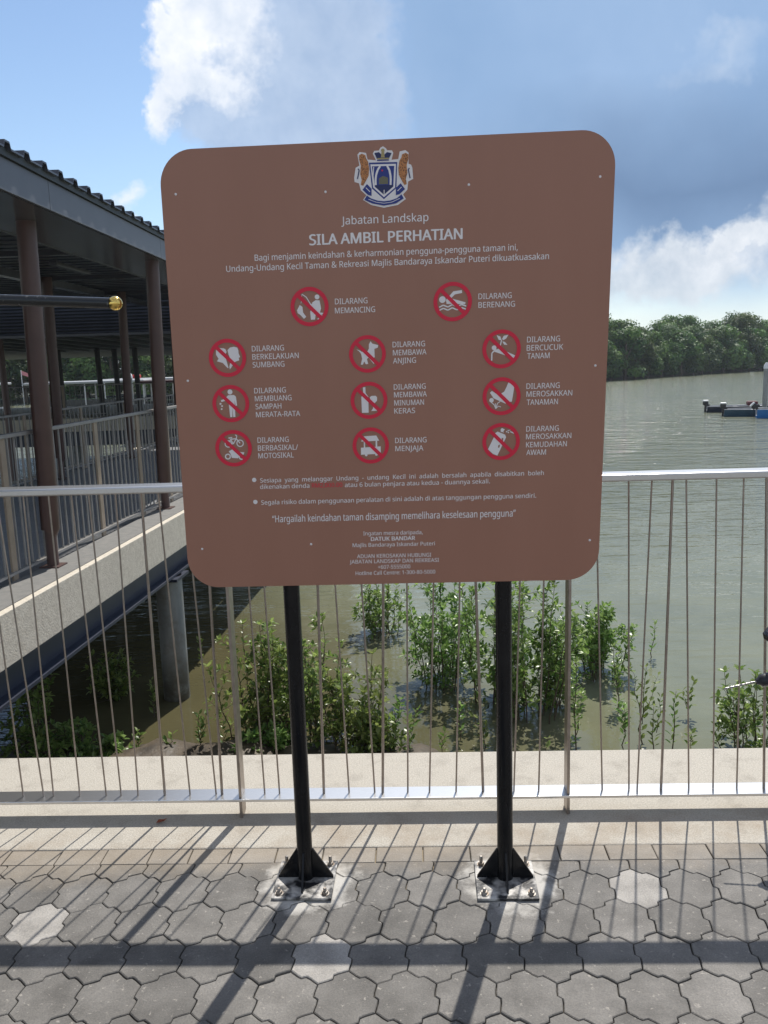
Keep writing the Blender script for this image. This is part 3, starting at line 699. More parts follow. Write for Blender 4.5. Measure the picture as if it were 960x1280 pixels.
PIC['indecency'] = ((-.4355, .0592, .0512), (210, 265, 163), [('p', [(213, 200), (235, 178), (270, 172), (300, 180), (308, 205), (308, 228), (320, 262), (308, 268), (311, 290), (285, 296), (272, 302), (225, 365), (221, 340), (238, 285), (221, 240)]), ('p', [(113, 195), (140, 178), (180, 182), (196, 190), (205, 215), (190, 238), (196, 275), (214, 350), (206, 353), (165, 306), (115, 291), (131, 270), (111, 235)])])
PIC['dog'] = ((-.0543, .0567, .0497), (208, 232, 163), [('p', [(110, 188), (140, 199), (160, 212), (210, 207), (222, 185), (222, 150), (238, 122), (252, 143), (305, 158), (300, 180), (270, 190), (272, 262), (255, 272), (270, 310), (262, 322), (245, 300), (218, 264), (202, 276), (213, 318), (192, 322), (178, 296), (165, 325), (147, 322), (160, 272), (151, 228), (134, 206)])])
PIC['alcohol'] = ((-.0528, -.0679, .0504), (220, 640, 165), [('p', [(168, 523), (190, 521), (191, 572), (215, 608), (215, 750), (155, 750), (152, 610), (169, 575)]), ('p', [(227, 612), (245, 601), (280, 601), (293, 615), (292, 645), (270, 667), (268, 712), (288, 728), (288, 736), (238, 736), (255, 712), (255, 668), (234, 645)])])
PIC['hawking'] = ((-.0505, -.1923, .0503), (238, 1040, 165), [('p', [(165, 955), (290, 950), (316, 998), (153, 1002)]), ('l', [(181, 1000), (181, 1058)], 12), ('l', [(290, 998), (290, 1054)], 14), ('p', [(148, 1058), (328, 1050), (328, 1118), (148, 1122)]), ('c', 195, 1126, 12), ('c', 288, 1124, 12)])
PIC['planting'] = ((.3051, .0576, .0511), (247, 243, 160), [('p', [(204, 127), (236, 140), (247, 172), (222, 166)]), ('p', [(250, 160), (265, 135), (303, 127), (285, 158), (260, 172)]), ('p', [(253, 180), (275, 186), (296, 211), (268, 208)]), ('l', [(247, 168), (236, 215)], 9), ('p', [(190, 248), (232, 238), (362, 300), (350, 325), (225, 277), (188, 264)]), ('c', 185, 231, 20), ('l', [(166, 336), (167, 275), (190, 252)], 11)])
PIC['trampling'] = ((.3069, -.0683, .0511), (247, 642, 160), [('p', [(305, 520), (355, 555), (335, 690), (310, 692), (268, 668), (240, 622), (270, 602), (290, 560)]), ('p', [(149, 610), (165, 594), (232, 640), (290, 692), (281, 706), (180, 657)]), ('c', 163, 673, 19), ('l', [(160, 690), (186, 712), (200, 746)], 7), ('l', [(200, 746), (214, 700), (236, 686)], 7), ('l', [(200, 746), (222, 724), (243, 733)], 6), ('l', [(200, 746), (196, 700)], 6)])
PIC['vandalism'] = ((.3074, -.1919, .0511), (245, 1022, 160), [('p', [(190, 950), (215, 935), (278, 963), (288, 985), (215, 1143), (178, 1128), (134, 1086), (182, 985)]), ('p', [(240, 917), (250, 905), (276, 918), (263, 935), (268, 945), (240, 936)]), ('l', [(322, 938), (357, 955)], 10), ('c', 292, 938, 6), ('c', 305, 928, 6), ('c', 306, 946, 6), ('c', 318, 926, 5), ('b', [(251, 992), (264, 990), (262, 1014), (250, 1017)]), ('b', [(222, 1052), (236, 1048), (232, 1072), (219, 1075)])])
PIC['fishing'] = ((-.2065, .1864, .0511), (543, 160, 88), [('c', 579, 118, 11), ('p', [(556, 142), (572, 132), (590, 134), (596, 170), (590, 188), (606, 190), (600, 198), (578, 202), (570, 198), (566, 219), (547, 219), (545, 182), (553, 166)]), ('l', [(585, 142), (560, 158), (546, 150)], 9), ('l', [(553, 158), (530, 118), (510, 103)], 4), ('l', [(510, 103), (504, 145)], 2.5), ('p', [(484, 175), (498, 151), (510, 160), (512, 185), (526, 205), (515, 214), (500, 197), (487, 187)]), ('l', [(578, 218), (606, 198)], 5)])
PIC['swimming'] = ((.1747, .1853, .0508), (243, 137, 88), [('c', 196, 126, 15), ('p', [(212, 128), (246, 91), (285, 87), (286, 100), (253, 105), (236, 122), (302, 142), (300, 150), (215, 146)]), ('l', [(181, 160), (200, 151), (221, 160), (241, 150), (262, 160), (284, 151), (305, 159)], 6), ('l', [(181, 174), (200, 165), (221, 174), (241, 164), (262, 174), (284, 165), (303, 172)], 6)])
for k, ((lx, ly, lr), (zx, zy, zr), shp) in PIC.items():
    def fn(x, y, z): xx, yy = sh2(lx + (x - zx) / zr * lr, ly - (y - zy) / zr * lr); return (xx, yy, z)
    g = MB(); n_ = 48; vs = []
    for r_ in (1.0, .80): vs += [fn(zx + zr * r_ * math.cos(2 * math.pi * i / n_), zy - zr * r_ * math.sin(2 * math.pi * i / n_), Z3) for i in range(n_)]
    g.add(vs, [(i, (i + 1) % n_, n_ + (i + 1) % n_, n_ + i) for i in range(n_)])
    stroke(g, [(zx - zr * .60, zy - zr * .60), (zx + zr * .60, zy + zr * .60)], zr * .19, fn, Z3 + 1e-4)
    ring = onp(g, 'prohibition_ring', MT['red']); ring['label'] = 'red ring and slash of the no %s symbol' % k
    g = MB()
    for s_ in shp:
        if s_[0] == 'c': flat(g, disc(*s_[1:])[::-1], fn, Z1)
        elif s_[0] == 'p': flat(g, s_[1], fn, Z1 + 4e-5)
        elif s_[0] == 'b': flat(g, s_[1], fn, Z2, 1)
        elif s_[0] == 'l': stroke(g, s_[1], s_[2], fn, Z1 + 8e-5)
        elif s_[0] == 'r': stroke(g, disc(s_[1], s_[2], s_[3] - s_[4] / 2, 24) + [disc(s_[1], s_[2], s_[3] - s_[4] / 2, 24)[0]], s_[4], fn, Z1 + 1.4e-4)
    onp(g, 'pictogram', [MT['white'], MT['panel']], ring)
# crest
J2 = ((2.063e-3 / 8, 3.3e-6), (-8.8e-5 / 8, -1.9388e-3 / 8))   # metres per unit of the crest drawing
def cf(x, y, z):
    dx, dy = x - 480, y - 416
    X = -.0022 + J2[0][0] * dx - .0000329 / 8 * dy; Y = .5023 + J2[1][0] * -1 * dx * -1 + J2[1][1] * dy
    xx, yy = sh2(X, Y); return (xx, yy, z)
g = MB(); CM = [MT[k] for k in ('white', 'blue', 'navy', 'orange', 'gold', 'olive', 'red')]
zc = [Z1]
def cp(poly, mi): flat(g, poly, cf, zc[0], mi); zc[0] += 6e-5
def cs(pts, w, mi): stroke(g, pts, w, cf, zc[0], mi); zc[0] += 9e-5
cp([(470, 106), (500, 126), (512, 147), (560, 147), (573, 172), (556, 240), (622, 233), (636, 158), (692, 145), (725, 170), (724, 280), (750, 288), (763, 320), (772, 430), (722, 457), (714, 540), (672, 585), (700, 632), (620, 692), (480, 721), (350, 692), (270, 642), (303, 595), (248, 545), (230, 475), (186, 462), (182, 420), (197, 320), (235, 298), (216, 190), (238, 163), (302, 172), (317, 238), (400, 245), (369, 180), (383, 152), (430, 148), (443, 122)][::-1], 0)
cp([(330, 268), (612, 262), (605, 522), (480, 634), (360, 527)][::-1], 1)
cp([(345, 286), (600, 280), (592, 517), (480, 614), (372, 517)][::-1], 0)
cp([(360, 305), (582, 300), (574, 507), (480, 590), (386, 507)][::-1], 1)
cp([(430, 425), (470, 400), (520, 418), (522, 482), (430, 484)][::-1], 5)
cp([(395, 494), (573, 490), (570, 510), (480, 588), (390, 510)][::-1], 2)
cs([(442, 303), (418, 340), (402, 390), (396, 440), (398, 492)], 20, 0); cs([(512, 300), (535, 345), (546, 400), (548, 440), (546, 490)], 20, 0)
cs([(378, 310), (372, 400), (385, 505)], 8, 0); cs([(482, 540), (482, 588)], 8, 0); cp(disc(463, 347, 9, 10)[::-1], 6)
for mir in (0, 1):
    fx = (lambda p: (956 - p[0], p[1] - 8)) if mir else (lambda p: p)
    o_ = (lambda L_: L_) if mir else (lambda L_: L_[::-1])
    cp(o_([fx(p) for p in [(233, 195), (260, 180), (296, 195), (302, 225), (322, 260), (333, 330), (327, 400), (300, 450), (272, 500), (248, 490), (258, 440), (243, 380), (250, 300), (233, 240)]]), 3)
    cs([fx(p) for p in [(215, 432), (225, 385), (233, 345), (222, 330)]], 11, 2)
    cp(o_([fx(p) for p in [(265, 540), (310, 482), (356, 530), (356, 602), (320, 592)]]), 1)
    cs([fx(p) for p in [(300, 520), (340, 560)]], 7, 0)
cp([(385, 175), (430, 165), (460, 195), (480, 195), (510, 165), (556, 175), (530, 227), (410, 231)][::-1], 2)
cp([(456, 165), (482, 165), (488, 218), (450, 218)][::-1], 4); cp(disc(469, 148, 18, 14)[::-1], 4)
cs([(415, 231), (530, 227)], 13, 4); cs([(412, 247), (530, 243)], 11, 1)
cp([(308, 597), (350, 627), (420, 650), (480, 656), (545, 648), (610, 625), (656, 585), (678, 627), (600, 677), (480, 700), (360, 677), (284, 642)][::-1], 1)
cs([(325, 636), (400, 664), (480, 676), (560, 664), (640, 626)], 5, 0)
onp(g, 'crest', CM)
# bullets and lettering
for y_ in (-.2801, -.3434): 
    g = MB(); flat(g, disc(-.380, y_, .0062), fnp, Z1); onp(g, 'bullet', MT['white'])
TX = [('Jabatan Landskap', -0.1153, 0.1116, 0.401, 0.0198, 'r'), ('SILA AMBIL PERHATIAN', -0.2004, 0.1992, 0.3565, 0.0262, 'b'),
 ('Bagi menjamin keindahan & kerharmonian pengguna-pengguna taman ini,', -0.3477, 0.3433, 0.3171, 0.0155, 'r'), ('Undang-Undang Kecil Taman & Rekreasi Majlis Bandaraya Iskandar Puteri dikuatkuasakan', -0.4253, 0.4246, 0.2918, 0.0156, 'r'),
 ('DILARANG', -0.1381, -0.0513, 0.197, 0.0145, 'r'), ('MEMANCING', -0.1388, -0.0315, 0.1734, 0.0145, 'r'), ('DILARANG', 0.2426, 0.3298, 0.1962, 0.0143, 'r'), ('BERENANG', 0.2428, 0.3388, 0.174, 0.0144, 'r'),
 ('DILARANG', -0.3677, -0.2801, 0.0813, 0.0145, 'r'), ('BERKELAKUAN', -0.3675, -0.2409, 0.0595, 0.0145, 'r'), ('SUMBANG', -0.3676, -0.2807, 0.0382, 0.0146, 'r'),
 ('DILARANG', -0.367, -0.2798, -0.0319, 0.0144, 'r'), ('MEMBUANG', -0.3664, -0.2651, -0.0535, 0.0144, 'r'), ('SAMPAH', -0.3657, -0.2941, -0.0753, 0.0145, 'r'), ('MERATA-RATA', -0.3655, -0.243, -0.0975, 0.0145, 'r'),
 ('DILARANG', -0.3649, -0.2777, -0.1683, 0.0145, 'r'), ('BERBASIKAL/', -0.3649, -0.2527, -0.1906, 0.0146, 'r'), ('MOTOSIKAL', -0.3647, -0.2656, -0.2122, 0.0146, 'r'),
 ('DILARANG', 0.0139, 0.1009, 0.0791, 0.0143, 'r'), ('MEMBAWA', 0.0145, 0.1045, 0.0575, 0.0144, 'r'), ('ANJING', 0.0144, 0.0763, 0.0361, 0.0145, 'r'),
 ('DILARANG', 0.0155, 0.102, -0.0341, 0.0142, 'r'), ('MEMBAWA', 0.0159, 0.1049, -0.0552, 0.0143, 'r'), ('MINUMAN', 0.0162, 0.097, -0.0772, 0.0144, 'r'), ('KERAS', 0.0161, 0.0728, -0.0992, 0.0144, 'r'),
 ('DILARANG', 0.0172, 0.1034, -0.1805, 0.0144, 'r'), ('MENJAJA', 0.0175, 0.0946, -0.2031, 0.0145, 'r'),
 ('DILARANG', 0.3725, 0.4594, 0.0798, 0.0146, 'r'), ('BERCUCUK', 0.3721, 0.4685, 0.0579, 0.0147, 'r'), ('TANAM', 0.374, 0.4331, 0.0367, 0.0148, 'r'),
 ('DILARANG', 0.3735, 0.4622, -0.0435, 0.0146, 'r'), ('MEROSAKKAN', 0.374, 0.4964, -0.0647, 0.0146, 'r'), ('TANAMAN', 0.3751, 0.4587, -0.0869, 0.0147, 'r'),
 ('DILARANG', 0.3755, 0.4632, -0.1593, 0.0145, 'r'), ('MEROSAKKAN', 0.3753, 0.4976, -0.1805, 0.0145, 'r'), ('KEMUDAHAN', 0.3758, 0.4862, -0.2028, 0.0146, 'r'), ('AWAM', 0.3769, 0.4303, -0.2242, 0.0147, 'r'),
 ('Sesiapa  yang  melanggar  Undang  -  undang  Kecil  ini  adalah  bersalah  apabila  disabitkan  boleh', -0.3632, 0.4259, -0.2822, 0.0122, 'r'), ('dikenakan denda', -0.3642, -0.2252, -0.3005, 0.0122, 'r'), ('RM2,000.00', -0.218, -0.1324, -0.3005, 0.0122, 'red'),
 ('atau 6 bulan penjara atau kedua - duannya sekali.', -0.1252, 0.2783, -0.3015, 0.0122, 'r'), ('Segala risiko dalam penggunaan peralatan di sini adalah di atas tanggungan pengguna sendiri.', -0.3634, 0.4064, -0.3456, 0.0125, 'r'),
 ('\u201cHargailah keindahan taman disamping memelihara keselesaan pengguna\u201d', -0.3343, 0.3507, -0.3943, 0.0195, 'r'),
 ('Ingatan mesra daripada,', -0.0767, 0.0913, -0.4429, 0.0110, 'r'), ('DATUK BANDAR', -0.0553, 0.0695, -0.4594, 0.0114, 'b'), ('Majlis Bandaraya Iskandar Puteri', -0.1078, 0.1252, -0.4767, 0.0110, 'r'),
 ('ADUAN KEROSAKAN HUBUNGI', -0.0961, 0.1149, -0.5097, 0.0110, 'r'), ('JABATAN LANDSKAP DAN REKREASI', -0.1176, 0.1366, -0.5255, 0.0110, 'r'), ('+607-5555000', -0.037, 0.0551, -0.5428, 0.0110, 'r'), ('Hotline Call Centre: 1-300-80-5000', -0.1014, 0.1261, -0.56, 0.0110, 'r')]
try:
    import os
    FONT = bpy.data.fonts.load(os.path.join(bpy.utils.resource_path('LOCAL'), 'datafiles', 'fonts', 'NotoSansHebrew-Regular.woff2'))   # the sans serif that ships inside Blender
except Exception: FONT = None
tmp = []
for s_, *_r in [('H', 0)] + TX:
    cu = bpy.data.curves.new('lettering_source', 'FONT'); cu.body = s_; cu.size = 1; cu.resolution_u = 3
    if FONT: cu.font = FONT
    o = bpy.data.objects.new('lettering_source', cu); COL.objects.link(o); tmp.append(o)
bpy.context.view_layer.update(); dg = bpy.context.evaluated_depsgraph_get(); cap = None
for o, T in zip(tmp, [None] + TX):
    me = bpy.data.meshes.new_from_object(o.evaluated_get(dg)); xs = [v.co.x for v in me.vertices]; ys = [v.co.y for v in me.vertices]
    if T is None: cap = max(ys); continue
    s_, x0, x1, ym, ch, st = T; mn, mx = min(xs), max(xs)
    for v in me.vertices:
        X = x0 + (v.co.x - mn) / (mx - mn) * (x1 - x0); Y = ym - ch / 2 + v.co.y / cap * ch
        xx, yy = sh2(X, Y); v.co = (xx, yy, Z1)
    g = MB(); em = ch / cap; base_v = [v.co.copy() for v in me.vertices]; base_f = [list(p_.vertices) for p_ in me.polygons]
    for k_, (ox, oy) in enumerate(((-.026, 0), (.026, 0), (0, .014), (0, -.014), (-.013, 0), (.013, 0)) if st == 'b' else ((-.006, 0), (.006, 0), (0, .006))):
        g.add([(v.x + ox * em, v.y + oy * em, v.z + k_ * 6e-6) for v in base_v], base_f)
    bpy.data.meshes.remove(me)
    lo = g.link('lettering', MT['red' if st == 'red' else 'white'], sign); lo.matrix_basis = PM
    if st == 'red': lo['label'] = 'red amount in the small print'
for o in tmp: cu = o.data; bpy.data.objects.remove(o); bpy.data.curves.remove(cu)

# ------------------------------------------------------------------ mangrove saplings in the water
def on_water(px, py, z=-2.0):
    d = fw * F_PX + rt * (px - 480) - upv * (py - 640); k = (z - H_CAM) / d.z
    return Vector((0, 0, H_CAM)) + d * k
def leaf(vs, fs, tn_, p, d, up, ln, wd, tone):
    sdv = d.cross(up)
    if sdv.length < 1e-3: sdv = d.orthogonal()
    sdv.normalize(); nn = sdv.cross(d).normalized(); o = len(vs)
    vs += [p, p + d * ln * .38 + sdv * wd * .5 + nn * wd * .14, p + d * ln * .75 + sdv * wd * .36 + nn * wd * .10, p + d * ln - nn * wd * .12, p + d * ln * .75 - sdv * wd * .36 + nn * wd * .10, p + d * ln * .38 - sdv * wd * .5 + nn * wd * .14, p + d * ln * .55]
    fs += [(o, o + 6, o + 1), (o + 1, o + 6, o + 2), (o + 2, o + 6, o + 3), (o + 3, o + 6, o + 4), (o + 4, o + 6, o + 5), (o + 5, o + 6, o)]
    tn_ += [tone] * 7
def sapling(px, by, ty, kind, rad, label, seed, dens=1.0, lsz=.062):
    rr = random.Random(seed); base = on_water(px, by); dist = (base - Vector((0, 0, H_CAM))).length
    hgt = (by - ty) / (F_PX / dist) / .93 * (1.0 if kind == 'sap' else 1.13)
    r0 = thing('mangrove_plant', base, label, 'mangrove', 'mangrove plants in the shallows')
    st = MB(); vs = []; fs = []; tn_ = []
    stems = []
    if kind == 'sap':
        stems = [(Vector((0, 0, -.15)), Vector((rr.uniform(-.08, .08), rr.uniform(-.08, .08), 1)) * hgt, .006 + .002 * hgt, 1)]
        for k in range(rr.randint(0, 2)): stems.append((Vector((rr.uniform(-.02, .02), 0, hgt * rr.uniform(.15, .4))), Vector((rr.uniform(-.35, .35), rr.uniform(-.3, .3), 1)) * hgt * rr.uniform(.3, .55), .004, 1))
    elif kind == 'bush':
        for k in range(int(11 * dens) + 5):
            an = rr.uniform(0, 6.28); q = rr.random() ** .6; b0 = Vector((math.cos(an), math.sin(an), 0)) * rad * q * .62; b0.z = -.15
            stems.append((b0, Vector((math.cos(an) * rad * q * 1.05 / hgt, math.sin(an) * rad * q * 1.05 / hgt, 1)) * hgt * rr.uniform(.50, 1.0) * (1 - .28 * q), .008, 2))
    else:
        stems = [(Vector((0, 0, -.15)), Vector((.03, .02, .98)) * hgt, .011, 0)]
        for k in range(int(30 * dens)):
            an = rr.uniform(0, 6.28); z0 = hgt * rr.uniform(.30, .7)
            stems.append((Vector((0, 0, z0)), Vector((math.cos(an) * rad * rr.uniform(.4, 1), math.sin(an) * rad * rr.uniform(.4, 1), (hgt - z0) * rr.uniform(.35, .95))), .006, 2))
    for (b0, dv, r_, bush) in stems:
        n_ = 6; pts = [b0 + dv * (k / n_) + Vector((rr.gauss(0, .012), rr.gauss(0, .012), 0)) * (1 if 0 < k < n_ else 0) for k in range(n_ + 1)]
        st.tube(pts, [r_ * (1 - .75 * k / n_) for k in range(n_ + 1)], 5)
        ax = dv.normalized(); tw = []
        if bush == 2:
            for k in range(rr.randint(5, 8)):
                f = rr.uniform(.15, .98); an = rr.uniform(0, 6.28); b1 = b0 + dv * f; e = Vector((math.cos(an), math.sin(an), rr.uniform(.05, 1.0))).normalized() * rr.uniform(.09, .27) * (1.1 - .4 * f)
                st.tube([b1, b1 + e * .5, b1 + e], [.0035, .003, .0015], 4); tw.append((b1, e, .2))
        if bush: tw.append((b0, dv, .12 if kind == 'sap' else .45))
        for (b1, e, f0) in tw:
            L_ = e.length; step = lsz * (.50 if kind != 'sap' else .62) / max(.35, dens); ea = e.normalized(); m_ = max(2, int(L_ * (1 - f0) / step))
            oa = ea.orthogonal().normalized(); ob = ea.cross(oa)
            if kind != 'sap':                     # a rosette of larger leaves closes each twig
                for k in range(5):
                    an = k * 1.257 + rr.uniform(-.3, .3); out_ = oa * math.cos(an) + ob * math.sin(an); ls = lsz * rr.uniform(.85, 1.3)
                    if (b1 + e).z > .03: leaf(vs, fs, tn_, b1 + e, (out_ + ea * rr.uniform(.2, .9) + UZ * .15).normalized(), UZ, ls, ls * rr.uniform(.45, .55), min(1, max(0, rr.gauss(.6, .25))))
            for k in range(m_ + 1):
                f = f0 + (1 - f0) * k / m_; p = b1 + e * f
                if p.z < .03: continue
                if rr.random() < .10: continue
                an0 = (math.pi / 2) * k + rr.uniform(-.5, .5)
                for h in range(2):
                    an = an0 + math.pi * h; out_ = oa * math.cos(an) + ob * math.sin(an)
                    d = (out_ + ea * rr.uniform(.25, 1.0) + UZ * rr.uniform(-.1, .35)).normalized()
                    ls = lsz * rr.uniform(.65, 1.15) * (1 if k < m_ else .8); tone = min(1, max(0, rr.gauss(.38, .22) + .25 * (f > .9)))
                    leaf(vs, fs, tn_, p + out_ * .004, d, (UZ + Vector((rr.uniform(-.5, .5), rr.uniform(-.5, .5), 0))).normalized(), ls, ls * rr.uniform(.40, .52), tone)
    st.link('stem', MT['bark'], r0)
    g = MB(); g.add(vs, fs); fo = g.link('foliage', MT['leaf'], r0); set_tint(fo, tn_)
PLANTS = [
 (322, 922, 780, 'bush', .34, 'leafy mangrove bush left of the left sign post, beside the railing post', .75),
 (352, 905, 768, 'bush', .30, 'sunlit mangrove bush seen directly left of the left sign post', .75),
 (405, 926, 758, 'bush', .30, 'tall mangrove bush seen just right of the left sign post', .7),
 (448, 934, 800, 'bush', .30, 'spreading mangrove bush second to the right of the left sign post', .65),
 (470, 938, 885, 'bush', .16, 'low mangrove clump by the quay below the middle of the sign', .7),
 (340, 940, 898, 'bush', .18, 'low dark mangrove clump at the foot of the bushes left of the left sign post', .8),
 (478, 792, 690, 'bush', .30, 'mangrove farther out whose crown shows just under the middle of the sign', .8),
 (556, 852, 700, 'bush', .42, 'dense dark mangrove bush under the sign between its two posts', 1.15),
 (612, 872, 700, 'bush', .38, 'dense mangrove bush seen against the left side of the right sign post', 1.0),
 (664, 900, 705, 'bush', .36, 'tall many stemmed mangrove bush seen just right of the right sign post', .85),
 (690, 880, 755, 'bush', .14, 'slim mangrove bush left of the right railing post', .7),
 (742, 842, 742, 'bush', .36, 'round mangrove bush right of the right railing post, reflected in the water', 1.2),
 (720, 940, 815, 'sap', 0, 'thin straight mangrove sapling close beside the right railing post', 1.0),
 (775, 888, 800, 'sap', 0, 'bare stemmed mangrove sapling right of the round mangrove bush', 1.0),
 (780, 938, 866, 'sap', 0, 'mangrove sapling by the quay below the bare stemmed sapling', 1.0),
 (813, 822, 766, 'sap', 0, 'lone mangrove sapling farthest out in the open water', 1.0),
 (800, 930, 826, 'sap', 0, 'tall mangrove sapling below the lone one in open water', 1.1),
 (818, 938, 868, 'sap', 0, 'leafy mangrove sapling by the quay left of the thick leaning bar', 1.1),
 (838, 936, 852, 'sap', 0, 'broad leaved mangrove sapling right of the thick leaning bar', 1.2),
 (858, 896, 848, 'sap', 0, 'short mangrove sapling standing out in the water right of the broad leaved one', 1.1),
 (862, 938, 908, 'sap', 0, 'tiny mangrove seedling by the quay right of the broad leaved sapling', 1.0),
 (900, 937, 884, 'sap', 0, 'mangrove sapling by the quay below the tip of the drill bit', 1.1),
 (947, 938, 802, 'bush', .26, 'large mangrove bush at the right edge behind the drill', .55),
 (714, 942, 922, 'sap', 0, 'tiny mangrove seedling by the quay right of the right railing post', 1.2),
 (682, 942, 906, 'sap', 0, 'small mangrove seedling by the quay left of the right railing post', 1.2),
 (603, 942, 890, 'sap', 0, 'pale leaved mangrove seedling by the quay left of the right sign post', .85),
 (553, 942, 902, 'sap', 0, 'pale leaved mangrove seedling by the quay in the middle of the sign', 1.1),
 (515, 940, 866, 'sap', 0, 'mangrove sapling by the quay left of the dense dark bush', 1.2),
 (492, 935, 860, 'sap', 0, 'thin mangrove sapling right of the low mangrove clump', .8),
 (576, 925, 868, 'sap', 0, 'slender mangrove sapling in front of the dense dark bush', 1.0),
 (252, 944, 878, 'sap', 0, 'pale mangrove sapling on the mud right of the grey pile', 1.2),
 (282, 944, 892, 'sap', 0, 'mangrove sapling on the mud beside the left railing post', 1.2),
 (252, 828, 786, 'sap', 0, 'bright mangrove sapling in the water behind the grey pile', 1.4),
 (172, 946, 905, 'sap', 0, 'mangrove seedling on the mud left of the grey pile', 1.2),
 (212, 946, 912, 'sap', 0, 'mangrove seedling on the mud below the grey pile', 1.0),
 (145, 872, 806, 'bush', .14, 'small shaded mangrove in the dark water under the jetty', .7),
 (192, 896, 838, 'sap', 0, 'shaded mangrove sapling against the foot of the grey pile', 1.2),
 (35, 948, 850, 'bush', .28, 'dark shaded mangrove bush at the left edge below the jetty', .6),
 (82, 948, 888, 'bush', .24, 'low shaded mangrove bush second from the left edge', .6),
 (125, 948, 912, 'bush', .16, 'small shaded mangrove clump between the low bush and the seedlings', .8),
]
for i, (px, by, ty, kd, rad, lb, dn) in enumerate(PLANTS):
    sapling(px, by, ty, kd, rad, lb, 100 + i, dn, .068 if kd != 'sap' else .074)

# ------------------------------------------------------------------ boats and mooring posts
def hull(L_, Wd, Hh, mbx, mi=0, inner=1):
    st = [(0, .86, 0), (.25, 1, 0), (.55, 1, .02), (.8, .72, .10), (.94, .30, .22), (1.0, .03, .32)]; rings = []
    for f, w, ris in st:
        x = f * L_; h = Wd / 2 * w; z = Hh * (1 + ris); rings.append([(x, -h, z), (x, -h * .8, -.02), (x, 0, -.10), (x, h * .8, -.02), (x, h, z), (x, h * .86, z), (x, h * .7, .12 + ris * Hh), (x, 0, .10 + ris * Hh), (x, -h * .7, .12 + ris * Hh), (x, -h * .86, z)])
    n_ = 10; vs = [v for r_ in rings for v in r_]
    for i in range(len(rings) - 1):
        for j in range(n_):
            j2 = (j + 1) % n_; mbx.add([vs[i * n_ + j], vs[i * n_ + j2], vs[(i + 1) * n_ + j2], vs[(i + 1) * n_ + j]], [(0, 1, 2, 3)], mi if j < 4 else (2 if j in (4, 9) else inner), False)
    mbx.add(rings[0], [(0, 1, 2, 3, 4, 5, 6, 7, 8, 9)], mi); return mbx
def skiff(px, py, rz, L_, Hh, hm, label, cover=None, tilt=0):
    b = on_water(px, py); r0 = thing('skiff', b, label, 'boat', 'open boats moored on the river'); r0.rotation_euler.z = rz
    hull(L_, 1.5, Hh, MB()).link('hull', [hm, MT['bgrey'], MT['bwhite']], r0)
    for x in (.28, .52): MB().box((L_ * x, 0, Hh * .8), (.26, 1.22, .04)).link('seat', MT['bgrey'], r0)
    ax = (Vector((math.cos(tilt), 0, -math.sin(tilt))), Vector((0, 1, 0)), Vector((math.sin(tilt), 0, math.cos(tilt))))
    e = MB(); pv = Vector((-.02, 0, Hh + .05))
    e.box(pv + ax[2] * .12, (.30, .24, .24), ax=ax, bev=.05); e.box(pv - ax[2] * .15, (.12, .10, .55), ax=ax); e.box(pv - ax[2] * .50, (.30, .07, .12), ax=ax, bev=.02); e.box(pv + ax[0] * .1, (.22, .24, .12), ax=ax)
    en = e.link('outboard_engine', MT['engine'], r0)
    MB().box(pv + ax[2] * .26, (.31, .25, .09), ax=ax, bev=.04).link('engine_cowl', MT['bwhite'], en)
    if cover:
        g = MB(); g.box((L_ * .42, 0, Hh + .12), (.55, .6, .26), bev=.08); g.link('stowed_cover', MT[cover], r0)
    return r0
skiff(882, 515, R(-12), 6.0, .34, MT['bnavy'], 'dark navy open boat with outboard engine, leftmost of the moored boats', 'maroon')
skiff(904, 520, R(-17), 5.6, .38, MT['bslate'], 'slate blue open boat moored in front of the navy one')
skiff(945, 522, R(-19), 5.6, .46, MT['bblue'], 'bright blue open boat with tilted outboard engine at the right edge', None, R(-48))
def mooring(px, py, ztop, r_, label):
    b = on_water(px, py); r0 = thing('mooring_post', b, label, 'mooring post')
    MB().tube([(0, 0, -1.5), (0, 0, ztop)], r_, 16).link('pile', MT['pile'], r0)
    MB().lathe((0, 0, ztop), [(r_ * 1.12, 0), (r_ * 1.12, .10), (r_ * .9, .22), (r_ * .3, .34)], 16).link('cap', MT['bwhite'], r0)
mooring(955.5, 517, 2.45, .135, 'grey mooring pile with white cap behind the blue boat')
mooring(167, 545, 3.0, .17, 'white capped mooring pile beyond the jetty fences')
